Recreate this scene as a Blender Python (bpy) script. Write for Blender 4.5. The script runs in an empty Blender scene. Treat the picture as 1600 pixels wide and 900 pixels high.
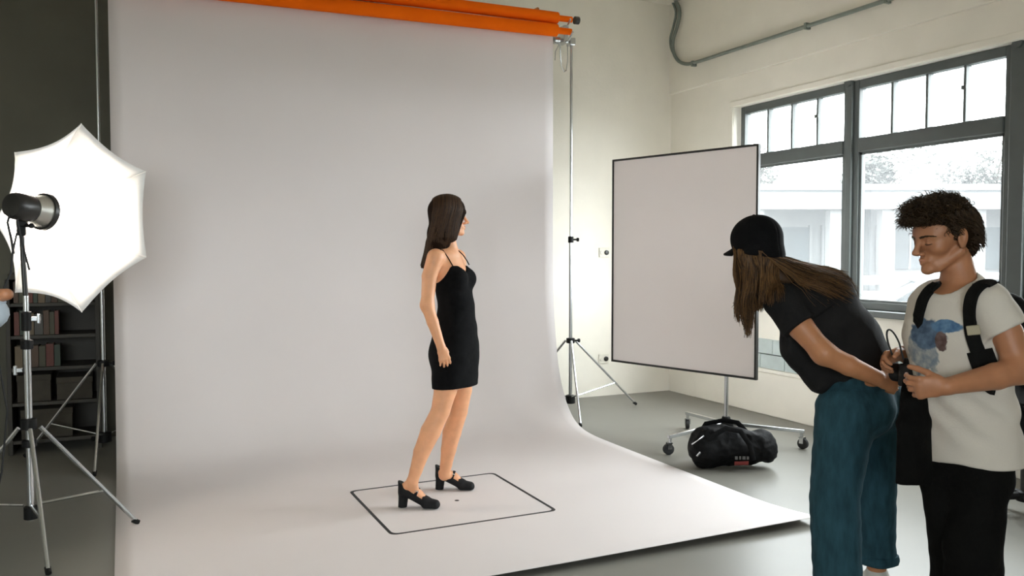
import bpy, math, random
import numpy as np
from mathutils import Vector, Matrix

S = bpy.context.scene
COL = S.collection
# ------------------------------------------------------------------ camera
FOC = 1320.0                                   # focal length in pixels of the 1600x900 frame
YAW = math.radians(24.8); PITCH = math.radians(2.4); EYE = 1.5
FWD = Vector((math.sin(YAW)*math.cos(PITCH), math.cos(YAW)*math.cos(PITCH), -math.sin(PITCH)))
RGT = Vector((math.cos(YAW), -math.sin(YAW), 0))
UPV = RGT.cross(FWD)
DEEP = Vector((math.sin(YAW), math.cos(YAW), 0))   # horizontal, away from the camera
cam_data = bpy.data.cameras.new('view_camera')
cam_data.lens = 36.0*FOC/1600.0; cam_data.sensor_width = 36.0; cam_data.clip_start = 0.02; cam_data.clip_end = 400
cam = bpy.data.objects.new('view_camera', cam_data); COL.objects.link(cam)
cam.matrix_world = Matrix.Translation((0, 0, EYE)) @ Matrix((RGT, UPV, -FWD)).transposed().to_4x4()
S.camera = cam
# ------------------------------------------------------------------ sky: bright even overcast
world = bpy.data.worlds.new('overcast_sky'); S.world = world; world.use_nodes = True
wn = world.node_tree.nodes; wl = world.node_tree.links
wn['Background'].inputs['Color'].default_value = (0.93, 0.97, 1.0, 1)
wn['Background'].inputs['Strength'].default_value = 3.2
# daylight portals in the three window bays (they guide the sky light, they give off none)
for (ya, yb) in ((5.25, 6.5), (3.85, 5.15), (2.4, 3.65)):
    pd = bpy.data.lights.new('window_portal', 'AREA'); pd.shape = 'RECTANGLE'
    pd.size = 1.85; pd.size_y = yb-ya
    pd.cycles.is_portal = True
    po = bpy.data.objects.new('window_portal', pd); COL.objects.link(po)
    po.location = (5.62, (ya+yb)/2, 1.96); po.rotation_euler = (0, math.radians(90), 0)
for (xa, xb) in ((-4.0, -2.2), (-1.9, -0.1)):  # portals for the fill-light windows added behind the camera
    pd = bpy.data.lights.new('rear_fill_portal', 'AREA'); pd.shape = 'RECTANGLE'
    pd.size = xb-xa; pd.size_y = 1.9
    pd.cycles.is_portal = True
    po = bpy.data.objects.new('rear_fill_portal', pd); COL.objects.link(po)
    po.location = ((xa+xb)/2, -3.72, 2.15); po.rotation_euler = (math.radians(90), 0, 0)
# ------------------------------------------------------------------ exposure
vs = S.view_settings
vs.view_transform = 'Standard'; vs.look = 'None'; vs.gamma = 1.0; vs.use_curve_mapping = False
vs.exposure = 2.66
S.cycles.max_bounces = 12; S.cycles.diffuse_bounces = 6; S.cycles.transparent_max_bounces = 12
S.cycles.sample_clamp_indirect = 8.0
rnd = random.Random(7)

def at(px, py, depth):
    """world point seen at this pixel of the 1600x900 frame, at a depth along the view axis"""
    return Vector((0, 0, EYE)) + (FWD + RGT*((px-800)/FOC) - UPV*((py-450)/FOC))*depth

def on_plane(px, py, o, n):
    """world point seen at this pixel on the plane through o with normal n"""
    e = Vector((0, 0, EYE)); d = at(px, py, 1.0)-e; return e+d*((Vector(o)-e).dot(n)/d.dot(n))
# ------------------------------------------------------------------ materials
def srgb(r, g, b):
    return tuple(((c/255)/12.92 if c/255 <= 0.04045 else ((c/255+0.055)/1.055)**2.4) for c in (r, g, b))
MATS = {}
def mat(name, col, rough=0.6, metal=0.0, var=0.06, scale=12.0, bump=0.0, bscale=80.0, spec=0.5, stretch=None, sheen=0.0):
    """procedural material: a colour with noise variation, roughness and fine relief"""
    if name in MATS: return MATS[name]
    m = bpy.data.materials.new(name); m.use_nodes = True; MATS[name] = m
    nt = m.node_tree; b = nt.nodes['Principled BSDF']
    b.inputs['Roughness'].default_value = rough; b.inputs['Metallic'].default_value = metal
    b.inputs['Specular IOR Level'].default_value = spec
    if sheen: b.inputs['Sheen Weight'].default_value = sheen
    tc = nt.nodes.new('ShaderNodeTexCoord'); src = tc.outputs['Object']
    if stretch:
        mp = nt.nodes.new('ShaderNodeMapping'); mp.inputs['Scale'].default_value = stretch
        nt.links.new(src, mp.inputs['Vector']); src = mp.outputs['Vector']
    n = nt.nodes.new('ShaderNodeTexNoise'); n.inputs['Scale'].default_value = scale; n.inputs['Detail'].default_value = 4
    nt.links.new(src, n.inputs['Vector'])
    rp = nt.nodes.new('ShaderNodeValToRGB')
    rp.color_ramp.elements[0].position = 0.3; rp.color_ramp.elements[1].position = 0.7
    rp.color_ramp.elements[0].color = tuple(max(0, c*(1-var)) for c in col)+(1,)
    rp.color_ramp.elements[1].color = tuple(min(1, c*(1+var)) for c in col)+(1,)
    nt.links.new(n.outputs['Fac'], rp.inputs['Fac']); nt.links.new(rp.outputs['Color'], b.inputs['Base Color'])
    if bump:
        n2 = nt.nodes.new('ShaderNodeTexNoise'); n2.inputs['Scale'].default_value = bscale; n2.inputs['Detail'].default_value = 3
        nt.links.new(src, n2.inputs['Vector'])
        bp = nt.nodes.new('ShaderNodeBump'); bp.inputs['Strength'].default_value = bump; bp.inputs['Distance'].default_value = 0.01
        nt.links.new(n2.outputs['Fac'], bp.inputs['Height']); nt.links.new(bp.outputs['Normal'], b.inputs['Normal'])
    return m

# ------------------------------------------------------------------ objects, parts, tags
BASE = {}                                       # object -> world position of its origin
def tag(o, label=None, cat=None, group=None, kind=None):
    if label: o['label'] = label
    if cat: o['category'] = cat
    if group: o['group'] = group
    if kind: o['kind'] = kind
    return o
def thing(name, base, label, cat, group=None):
    o = bpy.data.objects.new(name, None); COL.objects.link(o)
    o.empty_display_size = 0.05
    o.location = base; BASE[o] = Vector(base)
    return tag(o, label, cat, group)
def link_mesh(name, me, parent, base):
    o = bpy.data.objects.new(name, me); COL.objects.link(o)
    if parent is not None:
        o.parent = parent; BASE[o] = BASE[parent]
    else:
        o.location = base; BASE[o] = Vector(base)
    return o
def mesh_np(name, V, F, m, parent=None, base=None, smooth=True):
    """V (n,3) world positions, F (k,4) or (k,3) indices"""
    V = np.asarray(V, np.float32); F = np.asarray(F, np.int32)
    b = BASE[parent] if parent is not None else (Vector(base) if base is not None else
        Vector(((V[:, 0].min()+V[:, 0].max())/2, (V[:, 1].min()+V[:, 1].max())/2, V[:, 2].min())))
    V = V - np.array(b, np.float32)
    me = bpy.data.meshes.new(name)
    me.vertices.add(len(V)); me.vertices.foreach_set('co', V.ravel())
    k = F.shape[1]
    me.loops.add(F.size); me.loops.foreach_set('vertex_index', F.ravel())
    me.polygons.add(len(F))
    me.polygons.foreach_set('loop_start', np.arange(0, F.size, k, dtype=np.int32))
    me.polygons.foreach_set('use_smooth', np.full(len(F), smooth))
    me.update(calc_edges=True); me.validate()
    me.materials.append(m)
    return link_mesh(name, me, parent, b)

class MB:
    """collects solids, built as one mesh"""
    def __init__(s): s.v = []; s.f = []
    def add(s, vs_, fs):
        o = len(s.v); s.v += [Vector(v) for v in vs_]; s.f += [tuple(o+i for i in f) for f in fs]; return s
    def box(s, a, b, M=None):
        (x0, y0, z0), (x1, y1, z1) = a, b
        c = [Vector(p) for p in ((x0,y0,z0),(x1,y0,z0),(x1,y1,z0),(x0,y1,z0),(x0,y0,z1),(x1,y0,z1),(x1,y1,z1),(x0,y1,z1))]
        if M is not None: c = [M @ p for p in c]
        return s.add(c, ((0,3,2,1),(4,5,6,7),(0,1,5,4),(1,2,6,5),(2,3,7,6),(3,0,4,7)))
    def obox(s, o, ex, ey, ez):
        """oriented box: centre and three half-extent vectors"""
        o = Vector(o); ex, ey, ez = Vector(ex), Vector(ey), Vector(ez)
        c = [o-ex-ey-ez, o+ex-ey-ez, o+ex+ey-ez, o-ex+ey-ez, o-ex-ey+ez, o+ex-ey+ez, o+ex+ey+ez, o-ex+ey+ez]
        return s.add(c, ((0,3,2,1),(4,5,6,7),(0,1,5,4),(1,2,6,5),(2,3,7,6),(3,0,4,7)))
    def tube(s, pts, r, n=8, flat=None, up=None):
        """swept round (or flattened) tube through points; r a number or a list"""
        pts = [Vector(p) for p in pts]; k = len(pts)
        rs = r if isinstance(r, (list, tuple)) else [r]*k
        ring = []; nrm = None
        for i, p in enumerate(pts):
            d = (pts[min(i+1, k-1)]-pts[max(i-1, 0)])
            d = d.normalized() if d.length > 1e-9 else Vector((0, 0, 1))
            if nrm is None:
                u = Vector(up) if up is not None else (Vector((0, 0, 1)) if abs(d.z) < 0.9 else Vector((1, 0, 0)))
                nrm = u
            nrm = (nrm-d*nrm.dot(d))
            if nrm.length < 1e-6: nrm = d.orthogonal()
            nrm.normalize(); bi = d.cross(nrm)
            fl = flat if flat else 1.0
            ring.append([p+nrm*(math.cos(2*math.pi*j/n)*rs[i]*fl)+bi*(math.sin(2*math.pi*j/n)*rs[i]) for j in range(n)])
        vs_ = [v for rr in ring for v in rr]; fs = []
        for i in range(k-1):
            for j in range(n):
                fs.append((i*n+j, i*n+(j+1) % n, (i+1)*n+(j+1) % n, (i+1)*n+j))
        fs.append(tuple(range(n-1, -1, -1))); fs.append(tuple((k-1)*n+j for j in range(n)))
        return s.add(vs_, fs)
    def cyl(s, a, b, r, r2=None, n=14):
        return s.tube([a, b], [r, r if r2 is None else r2], n)
    def lathe(s, o, ax, prof, n=24, cap=True):
        """prof: list of (distance along axis, radius)"""
        o = Vector(o); ax = Vector(ax).normalized(); u = ax.orthogonal().normalized(); w = ax.cross(u)
        vs_ = []; fs = []
        for (h, r) in prof:
            for j in range(n):
                t = 2*math.pi*j/n; vs_.append(o+ax*h+(u*math.cos(t)+w*math.sin(t))*max(r, 1e-4))
        for i in range(len(prof)-1):
            for j in range(n):
                fs.append((i*n+j, i*n+(j+1) % n, (i+1)*n+(j+1) % n, (i+1)*n+j))
        if cap: fs.append(tuple(range(n-1, -1, -1))); fs.append(tuple((len(prof)-1)*n+j for j in range(n)))
        return s.add(vs_, fs)
    def ball(s, o, r, n=10, sq=(1, 1, 1)):
        o = Vector(o); vs_ = []; fs = []
        for i in range(1, n):
            for j in range(2*n):
                a = math.pi*i/n; t = math.pi*j/n
                vs_.append(o+Vector((math.sin(a)*math.cos(t)*sq[0], math.sin(a)*math.sin(t)*sq[1], math.cos(a)*sq[2]))*r)
        N = 2*n; vs_ += [o+Vector((0, 0, r*sq[2])), o-Vector((0, 0, r*sq[2]))]
        for i in range(n-2):
            for j in range(N): fs.append((i*N+j, (i+1)*N+j, (i+1)*N+(j+1) % N, i*N+(j+1) % N))
        a = len(vs_)-2
        for j in range(N): fs.append((a, j, (j+1) % N)); fs.append((a+1, (n-2)*N+(j+1) % N, (n-2)*N+j))
        return s.add(vs_, fs)
    def build(s, name, m, parent=None, smooth=False, bevel=0.0, base=None, angle=40):
        if parent is not None: b = BASE[parent]
        elif base is not None: b = Vector(base)
        else:
            lo = Vector((min(v.x for v in s.v), min(v.y for v in s.v), min(v.z for v in s.v)))
            hi = Vector((max(v.x for v in s.v), max(v.y for v in s.v), max(v.z for v in s.v)))
            b = Vector(((lo.x+hi.x)/2, (lo.y+hi.y)/2, lo.z))
        me = bpy.data.meshes.new(name)
        me.from_pydata([v-b for v in s.v], [], s.f); me.update(); me.materials.append(m)
        o = link_mesh(name, me, parent, b)
        if smooth:
            me.polygons.foreach_set('use_smooth', [True]*len(me.polygons))
            try: me.set_sharp_from_angle(angle=math.radians(angle))
            except Exception: pass
        if bevel:
            bv = o.modifiers.new('bevel', 'BEVEL'); bv.width = bevel; bv.segments = 2; bv.limit_method = 'ANGLE'
        return o
def struct(o): o['kind'] = 'structure'; return o
# ------------------------------------------------------------------ the room
XW, YW, CEIL = 5.39, 7.59, 4.14                 # right wall, back wall, ceiling height
X0, Y0 = -4.6, -3.6
m_wall = mat('warm_white_paint', (0.83, 0.79, 0.70), 0.85, var=0.03, scale=3, bump=0.15, bscale=25)
m_dark = mat('dark_grey_wall', (0.115, 0.110, 0.085), 0.9, var=0.10, scale=2)
m_floor = mat('grey_epoxy_floor', (0.21, 0.204, 0.18), 0.42, spec=0.35, var=0.06, scale=1.3, bump=0.03, bscale=6)
m_ceil = mat('ceiling_paint', (0.80, 0.77, 0.68), 0.9, var=0.03)
m_frame = mat('grey_green_window_paint', (0.095, 0.107, 0.103), 0.5, var=0.05, scale=8)
m_brick = mat('blue_grey_glazed_brick', (0.50, 0.57, 0.56), 0.45, var=0.08, scale=9)
m_chrome = mat('chrome_tube', (0.62, 0.64, 0.66), 0.22, 1.0, var=0.03)
m_black = mat('black_plastic', (0.010, 0.010, 0.010), 0.5, var=0.2, spec=0.2)
m_blackmetal = mat('black_enamel', (0.018, 0.017, 0.015), 0.35, var=0.2)
m_rubber = mat('black_rubber', (0.02, 0.02, 0.02), 0.7, var=0.1)

struct(MB().box((X0-0.3, Y0-0.3, -0.2), (XW+0.25, YW+0.3, 0)).build('floor', m_floor))
struct(MB().box((X0-0.3, Y0-0.3, CEIL), (XW+0.4, YW+0.3, CEIL+0.2)).build('ceiling', m_ceil))
# back wall: white to the right of the paper, dark grey behind its left side
struct(MB().box((1.2, YW, 0), (XW+0.3, YW+0.25, CEIL)).build('wall_back', m_wall))
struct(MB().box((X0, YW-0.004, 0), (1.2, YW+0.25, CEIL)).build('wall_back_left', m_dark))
struct(MB().box((X0-0.25, Y0, 0), (X0, YW, CEIL)).build('wall_left', m_wall))
# wall behind the camera, with two unseen windows added to let in fill light
fw = MB(); fo = [(-4.0, -2.2), (-1.9, -0.1)]; FZ0, FZ1 = 1.2, 3.1
fw.box((X0, Y0-0.25, 0), (XW, Y0, FZ0)).box((X0, Y0-0.25, FZ1), (XW, Y0, CEIL))
xs = [X0]+[v for ab in fo for v in ab]+[XW]
for i in range(0, len(xs), 2): fw.box((xs[i], Y0-0.25, FZ0), (xs[i+1], Y0, FZ1))
struct(fw.build('wall_front', m_wall))
# right wall with the window band
WT = 0.24
SILL, HEAD = 1.04, 2.90
WY0, WY1 = 2.30, 6.56
wr = MB()
wr.box((XW, Y0, 0), (XW+WT, WY0, CEIL)); wr.box((XW, WY1, 0), (XW+WT, YW, CEIL))
wr.box((XW, WY0, HEAD), (XW+WT, WY1, CEIL)); wr.box((XW+0.05, WY0, 0), (XW+WT, WY1, SILL))
wall_r = struct(wr.build('wall_right', m_wall))
# upper wall steps out a little above the window head
struct(MB().box((XW-0.03, Y0, 3.19), (XW+0.01, YW, CEIL)).build('trim_1', m_wall, bevel=0.006))
# low plinth with its ledge, and the corner return
struct(MB().box((XW-0.01, Y0, 0), (XW+0.2, 7.14, 0.40)).build('trim_2', m_wall, bevel=0.01))
struct(MB().box((XW-0.025, Y0, 0.395), (XW+0.2, 7.14, 0.43)).build('trim_3', m_wall, bevel=0.008))
# sill board
struct(MB().box((XW-0.03, WY0-0.02, SILL-0.05), (XW+0.16, WY1+0.03, SILL)).build('trim_4', m_frame, bevel=0.006))
# painted bricks between ledge and sill
bme = None
row = 0
z = 0.435
while row < 2:
    y = WY0+0.02-(0.16 if row % 2 else 0)
    while y < WY1:
        ya, yb = max(y, WY0+0.01), min(y+0.31, WY1-0.01)
        if yb-ya > 0.04:
            full = abs((yb-ya)-0.31) < 1e-4
            if full and bme is not None:
                o = bpy.data.objects.new('brick', bme); COL.objects.link(o)
            else:
                o = MB().box((-0.012, -(yb-ya)/2, 0), (0.06, (yb-ya)/2, 0.127)).build('brick', m_brick, base=(0, 0, 0))
                if full: bme = o.data
            o.parent = wall_r; o.location = Vector((XW, (ya+yb)/2, z))-BASE[wall_r]
            o.location.x += rnd.uniform(-0.002, 0.002)
        y += 0.318
    z += 0.136; row += 1

# glass: panes with a pale veil mixed in to imitate hazy glare
def glass_mat():
    m = bpy.data.materials.new('veiled_window_glass'); m.use_nodes = True; nt = m.node_tree
    for n in list(nt.nodes): nt.nodes.remove(n)
    out = nt.nodes.new('ShaderNodeOutputMaterial')
    tr = nt.nodes.new('ShaderNodeBsdfTransparent'); tr.inputs['Color'].default_value = (0.97, 0.985, 0.98, 1)
    tl = nt.nodes.new('ShaderNodeBsdfTranslucent'); tl.inputs['Color'].default_value = (0.9, 0.93, 0.95, 1)
    gl = nt.nodes.new('ShaderNodeBsdfGlossy'); gl.inputs['Roughness'].default_value = 0.03
    n = nt.nodes.new('ShaderNodeTexNoise'); n.inputs['Scale'].default_value = 2.5; n.inputs['Detail'].default_value = 5
    rp = nt.nodes.new('ShaderNodeMapRange'); rp.inputs['To Min'].default_value = 0.02; rp.inputs['To Max'].default_value = 0.036
    nt.links.new(n.outputs['Fac'], rp.inputs['Value'])
    m1 = nt.nodes.new('ShaderNodeMixShader'); m2 = nt.nodes.new('ShaderNodeMixShader')
    nt.links.new(rp.outputs['Result'], m1.inputs[0]); nt.links.new(tr.outputs[0], m1.inputs[1]); nt.links.new(tl.outputs[0], m1.inputs[2])
    m2.inputs[0].default_value = 0.04
    nt.links.new(m1.outputs[0], m2.inputs[1]); nt.links.new(gl.outputs[0], m2.inputs[2])
    nt.links.new(m2.outputs[0], out.inputs[0])
    return m
m_glass = glass_mat()
FX0, FX1 = XW+0.07, XW+0.15                      # window frame depth in the wall
def window_bay(n, ya, yb):
    """ya..yb outer frame of one bay; upper lights in four panes over one big pane"""
    w = bpy.data.objects.new('window_%d' % n, None); COL.objects.link(w); w.location = (FX0, (ya+yb)/2, SILL); BASE[w] = Vector(w.location)
    struct(w)
    f = MB(); t = 0.055
    TZ0, TZ1 = 2.315, 2.43
    f.box((FX0, ya, SILL), (FX1, ya+t, HEAD)).box((FX0, yb-t, SILL), (FX1, yb, HEAD))
    f.box((FX0+0.002, ya+t, SILL), (FX1-0.002, yb-t, SILL+0.06)).box((FX0+0.002, ya+t, HEAD-0.07), (FX1-0.002, yb-t, HEAD))
    f.build('window_frame', m_frame, w, bevel=0.006)
    MB().box((FX0-0.012, ya+t, TZ0), (FX1, yb-t, TZ1)).build('transom', m_frame, w, bevel=0.008)
    n4 = 4; span = (yb-ya-2*t)/n4
    for i in range(1, n4):
        yy = ya+t+span*i
        MB().box((FX0+0.01, yy-0.011, TZ1), (FX1-0.01, yy+0.011, HEAD-0.07)).build('muntin', m_frame, w, bevel=0.003)
    for i in range(n4):
        ga, gb = ya+t+span*i+0.005, ya+t+span*(i+1)-0.005
        MB().box((FX0+0.038, ga, TZ1), (FX0+0.042, gb, HEAD-0.07)).build('pane', m_glass, w)
    MB().box((FX0+0.038, ya+t, SILL+0.06), (FX0+0.042, yb-t, TZ0)).build('pane', m_glass, w)
    # inner casement bead round the big pane
    g = MB(); a, b, c, d = ya+t, yb-t, SILL+0.06, TZ0
    g.box((FX0+0.015, a, c), (FX0+0.036, a+0.022, d)).box((FX0+0.015, b-0.022, c), (FX0+0.036, b, d))
    g.box((FX0+0.015, a, c), (FX0+0.036, b, c+0.02)).box((FX0+0.015, a, d-0.02), (FX0+0.036, b, d))
    g.build('glazing_bead', m_frame, w)
    # stay on the transom light
    MB().box((FX0-0.004, ya+t+span*1.0-0.02, HEAD-0.24), (FX0+0.012, ya+t+span*1.0+0.02, HEAD-0.21)).build('catch', m_frame, w, bevel=0.004)
    return w
window_bay(1, 5.20, 6.54); window_bay(2, 3.79, 5.15); window_bay(3, 2.32, 3.68)
# posts between the bays, with the small round heads at their top
for i, yy in enumerate((5.175, 3.735)):
    hw = 0.03 if i == 0 else 0.055
    p = MB(); p.box((FX0-0.03, yy-hw, SILL), (FX1+0.02, yy+hw, HEAD))
    struct(p.build('trim_%d' % (5+i), m_frame, bevel=0.006))
    struct(MB().cyl((FX0-0.05, yy, HEAD-0.01), (FX0-0.01, yy, HEAD-0.01), 0.035).build('trim_%d' % (7+i), m_frame, smooth=True))
# frame moulding round the whole window band
mo = MB()
mo.box((XW-0.014, WY0-0.05, HEAD+0.003), (XW-0.0005, WY1+0.05, HEAD+0.055)).box((XW-0.014, WY1+0.003, SILL), (XW-0.0005, WY1+0.05, HEAD+0.003))
struct(mo.build('trim_9', m_wall, bevel=0.006))
# added fill-light windows behind the camera, outside the view
for i, (xa, xb) in enumerate(fo):
    w = bpy.data.objects.new('window_%d' % (4+i), None); COL.objects.link(w); w.location = ((xa+xb)/2, Y0-0.15, FZ0); BASE[w] = Vector(w.location); struct(w)
    f = MB(); y0, y1 = Y0-0.19, Y0-0.1; mid = (xa+xb)/2
    f.box((xa, y0, FZ0), (xa+0.06, y1, FZ1)).box((xb-0.06, y0, FZ0), (xb, y1, FZ1)).box((xa+0.06, y0, FZ0), (xb-0.06, y1, FZ0+0.06)).box((xa+0.06, y0, FZ1-0.06), (xb-0.06, y1, FZ1)).box((mid-0.03, y0, FZ0+0.06), (mid+0.03, y1, FZ1-0.06))
    f.build('window_frame', m_frame, w)
    for (a, b) in ((xa+0.06, mid-0.03), (mid+0.03, xb-0.06)):
        MB().box((a, Y0-0.147, FZ0+0.06), (b, Y0-0.143, FZ1-0.06)).build('pane', m_glass, w)

# ------------------------------------------------------------------ seamless paper on its crossbar
PXA, PXB = -0.055, 3.47
m_paper = mat('white_seamless_paper', (0.755, 0.705, 0.70), 0.7, var=0.012, scale=1.5, bump=0.02, bscale=5)
prof = [(6.665, 3.50), (6.66, 3.0), (6.66, 2.4), (6.66, 1.9), (6.655, 1.5), (6.645, 1.2), (6.62, 0.95), (6.59, 0.75), (6.54, 0.52),
        (6.47, 0.34), (6.38, 0.20), (6.26, 0.09), (6.12, 0.035), (5.95, 0.012), (5.7, 0.006), (5.2, 0.005), (4.6, 0.005), (4.0, 0.006), (3.7, 0.014), (3.55, 0.024), (3.47, 0.033)]
def smooth_prof(p, sub=4):
    out = []
    for i in range(len(p)-1):
        p0 = np.array(p[max(i-1, 0)]); p1 = np.array(p[i]); p2 = np.array(p[i+1]); p3 = np.array(p[min(i+2, len(p)-1)])
        for j in range(sub):
            t = j/sub
            out.append(0.5*((2*p1)+(-p0+p2)*t+(2*p0-5*p1+4*p2-p3)*t*t+(-p0+3*p1-3*p2+p3)*t**3))
    out.append(np.array(p[-1])); return out
pp = smooth_prof(prof, 3); NX = 40
Vp = []; Fp = []
for (yy, zz) in pp:
    for i in range(NX+1):
        u = i/NX; x = PXA+(PXB-PXA)*u
        wav = 0.010*math.sin(u*9+zz*0.8)*min(1, max(0, (zz-0.3)/1.5))
        lift = 0.012*max(0, (u-0.55)/0.45)*max(0, min(1, (3.9-yy)/0.4))
        Vp.append((x, yy+wav, max(zz, 0.004)+lift))
for a in range(len(pp)-1):
    for i in range(NX):
        k = a*(NX+1)+i; Fp.append((k, k+NX+1, k+NX+2, k+1))
paper = mesh_np('backdrop_paper', Vp, Fp, m_paper)
so = paper.modifiers.new('thickness', 'SOLIDIFY'); so.thickness = 0.002; so.offset = 1
tag(paper, 'wide white seamless paper backdrop sweeping from crossbar down onto the floor', 'backdrop')

m_orange = mat('orange_paper', (1.0, 0.155, 0.002), 0.7, spec=0.08, var=0.06, scale=5)
m_orange2 = mat('orange_brown_card', (0.55, 0.20, 0.045), 0.7, var=0.1)
def roll(name, label, y, zl, zr, r, xr, rc):
    t = thing(name, ((PXA+xr)/2, y, (zl+zr)/2-r), label, 'paper roll')
    def zz(x): return zl+(zr-zl)*(x-PXA)/(3.52-PXA)
    MB().lathe((PXA-0.02, y, zz(PXA)), Vector((xr-PXA+0.02, 0, zz(xr)-zz(PXA))), [(0, r*0.9), (0.004, r), (xr-PXA+0.016, r), (xr-PXA+0.02, r*0.9)], 28).build('paper_body', m_orange, t, smooth=True)
    MB().lathe((PXA-0.1, y, zz(PXA-0.1)), (1, 0, (zr-zl)/3.5), [(0, rc*0.6), (0.0, rc), (xr-PXA+0.24, rc), (xr-PXA+0.24, rc*0.6)], 18).build('core_tube', m_orange, t, smooth=True)
    return t
roll('paper_roll', 'upper thick roll of orange paper resting above the white backdrop', 6.625, 3.525, 3.550, 0.050, 3.50, 0.026)
roll('paper_roll', 'lower orange paper roll directly over the top edge of white backdrop', 6.600, 3.395, 3.435, 0.054, 3.48, 0.028)
t = thing('backdrop_crossbar', (1.8, 6.87, 3.40), 'chrome crossbar with hooks carrying the paper rolls between the stands', 'crossbar')
MB().cyl((-0.2, 6.90, 3.42), (3.80, 6.90, 3.44), 0.016).build('bar', m_chrome, t, smooth=True)
for xx in (-0.10, 3.60):
    hk = MB(); hk.tube([(xx, 6.90, 3.44), (xx, 6.84, 3.39), (xx, 6.72, 3.365), (xx, 6.60, 3.365), (xx, 6.53, 3.42)], 0.009)
    hk.tube([(xx, 6.90, 3.44), (xx, 6.90, 3.52), (xx, 6.80, 3.49), (xx, 6.64, 3.485), (xx, 6.57, 3.54)], 0.009)
    hk.build('hook', m_chrome, t, smooth=True)
MB().box((3.67, 6.82, 3.40), (3.72, 6.94, 3.56)).build('bracket', m_chrome, t, bevel=0.008)
MB().cyl((3.67, 6.625, 3.55), (3.71, 6.625, 3.55), 0.034).build('end_cap', m_blackmetal, t, smooth=True)
ch = MB(); ch.tube([(3.56, 6.69, 3.36), (3.57, 6.70, 3.24), (3.60, 6.74, 3.17), (3.66, 6.80, 3.13), (3.71, 6.85, 3.16), (3.735, 6.87, 3.25), (3.74, 6.88, 3.40)], 0.005, 6)
ch.tube([(3.56, 6.69, 3.36), (3.52, 6.70, 3.28), (3.515, 6.70, 3.2)], 0.004, 6)
ch.build('pull_chain', m_chrome, t, smooth=True)
MB().lathe((3.50, 6.695, 3.375), (1, 0, 0), [(0, 0.02), (0.0, 0.034), (0.05, 0.034), (0.05, 0.02)]).build('roller_wheel', m_chrome, t, smooth=True)
stick = MB().tube([(3.28, 6.86, 3.595), (3.52, 7.05, 3.74)], 0.017, 6).build('wooden_batten', m_orange2)
tag(stick, 'short orange-brown wooden batten sticking up behind the orange rolls', 'batten')

# ------------------------------------------------------------------ tripod stands of the backdrop
def tripod_legs(t, c, feet, zhub, zlow, r=0.011, m=None, mb=None, zfoot=0.02):
    m = m or m_chrome; mb = mb or m_black
    c = Vector(c)
    for f in feet:
        f = Vector((f[0], f[1], zfoot)); d = (f-Vector((c.x, c.y, 0))); d.z = 0; d.normalize()
        top = Vector((c.x, c.y, zhub))+d*0.05
        lg = MB().tube([top, f], r, 8).build('leg', m, t, smooth=True)
        MB().tube([f+Vector((0, 0, 0.012))-d*0.02, f+d*0.012-Vector((0, 0, 0.008))], 0.014, 8).build('rubber_foot', mb, lg, smooth=True)
        mid = top.lerp(f, 0.66)
        MB().tube([Vector((c.x, c.y, zlow))+d*0.035, mid], r*0.75, 8).build('brace', m, t, smooth=True)
def collar(t, c, z, r=0.03, h=0.05, knob=None, m=None):
    b = MB().lathe((c[0], c[1], z-h/2), (0, 0, 1), [(0, r*0.7), (0.004, r), (h-0.004, r), (h, r*0.7)], 14)
    o = b.build('collar', m or m_black, t, smooth=True)
    if knob is not None:
        d = Vector(knob).normalized(); p = Vector((c[0], c[1], z))
        MB().cyl(p+d*r*0.8, p+d*(r+0.03), 0.008).lathe(p+d*(r+0.025), d, [(0, 0.01), (0.003, 0.018), (0.022, 0.018), (0.026, 0.012)], 10).build('knob', m or m_black, o, smooth=True)
    return o
def backdrop_stand(x, y, label, feet, zjoint):
    t = thing('backdrop_stand', (x, y, 0), label, 'light stand', 'stands holding up the backdrop')
    MB().cyl((x, y, 0.10), (x, y, 1.62), 0.017).build('lower_tube', m_chrome, t, smooth=True)
    MB().cyl((x, y, 1.60), (x, y, 3.42), 0.0125).build('upper_tube', m_chrome, t, smooth=True)
    collar(t, (x, y), 1.62, 0.026, 0.06, (1, -0.4, 0)); collar(t, (x, y), 0.68, 0.04, 0.05, (1, -0.3, 0)); collar(t, (x, y), 0.13, 0.045, 0.08, (-1, -0.4, 0))
    MB().box((x-0.03, y-0.03, 3.40), (x+0.03, y+0.05, 3.47)).build('clamp', m_chrome, t, bevel=0.008)
    tripod_legs(t, (x, y, 0), feet, 0.68, 0.15)
    return t
backdrop_stand(3.79, 6.90, 'chrome stand right of the white backdrop, its tripod on bare floor', [(4.56, 6.98), (3.56, 6.30), (3.42, 7.38)], 0.7)
backdrop_stand(-0.135, 6.93, 'thin chrome stand in the dark, left of the white backdrop', [(-0.19, 6.26), (-0.66, 7.06), (0.40, 7.27)], 0.7)

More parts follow.
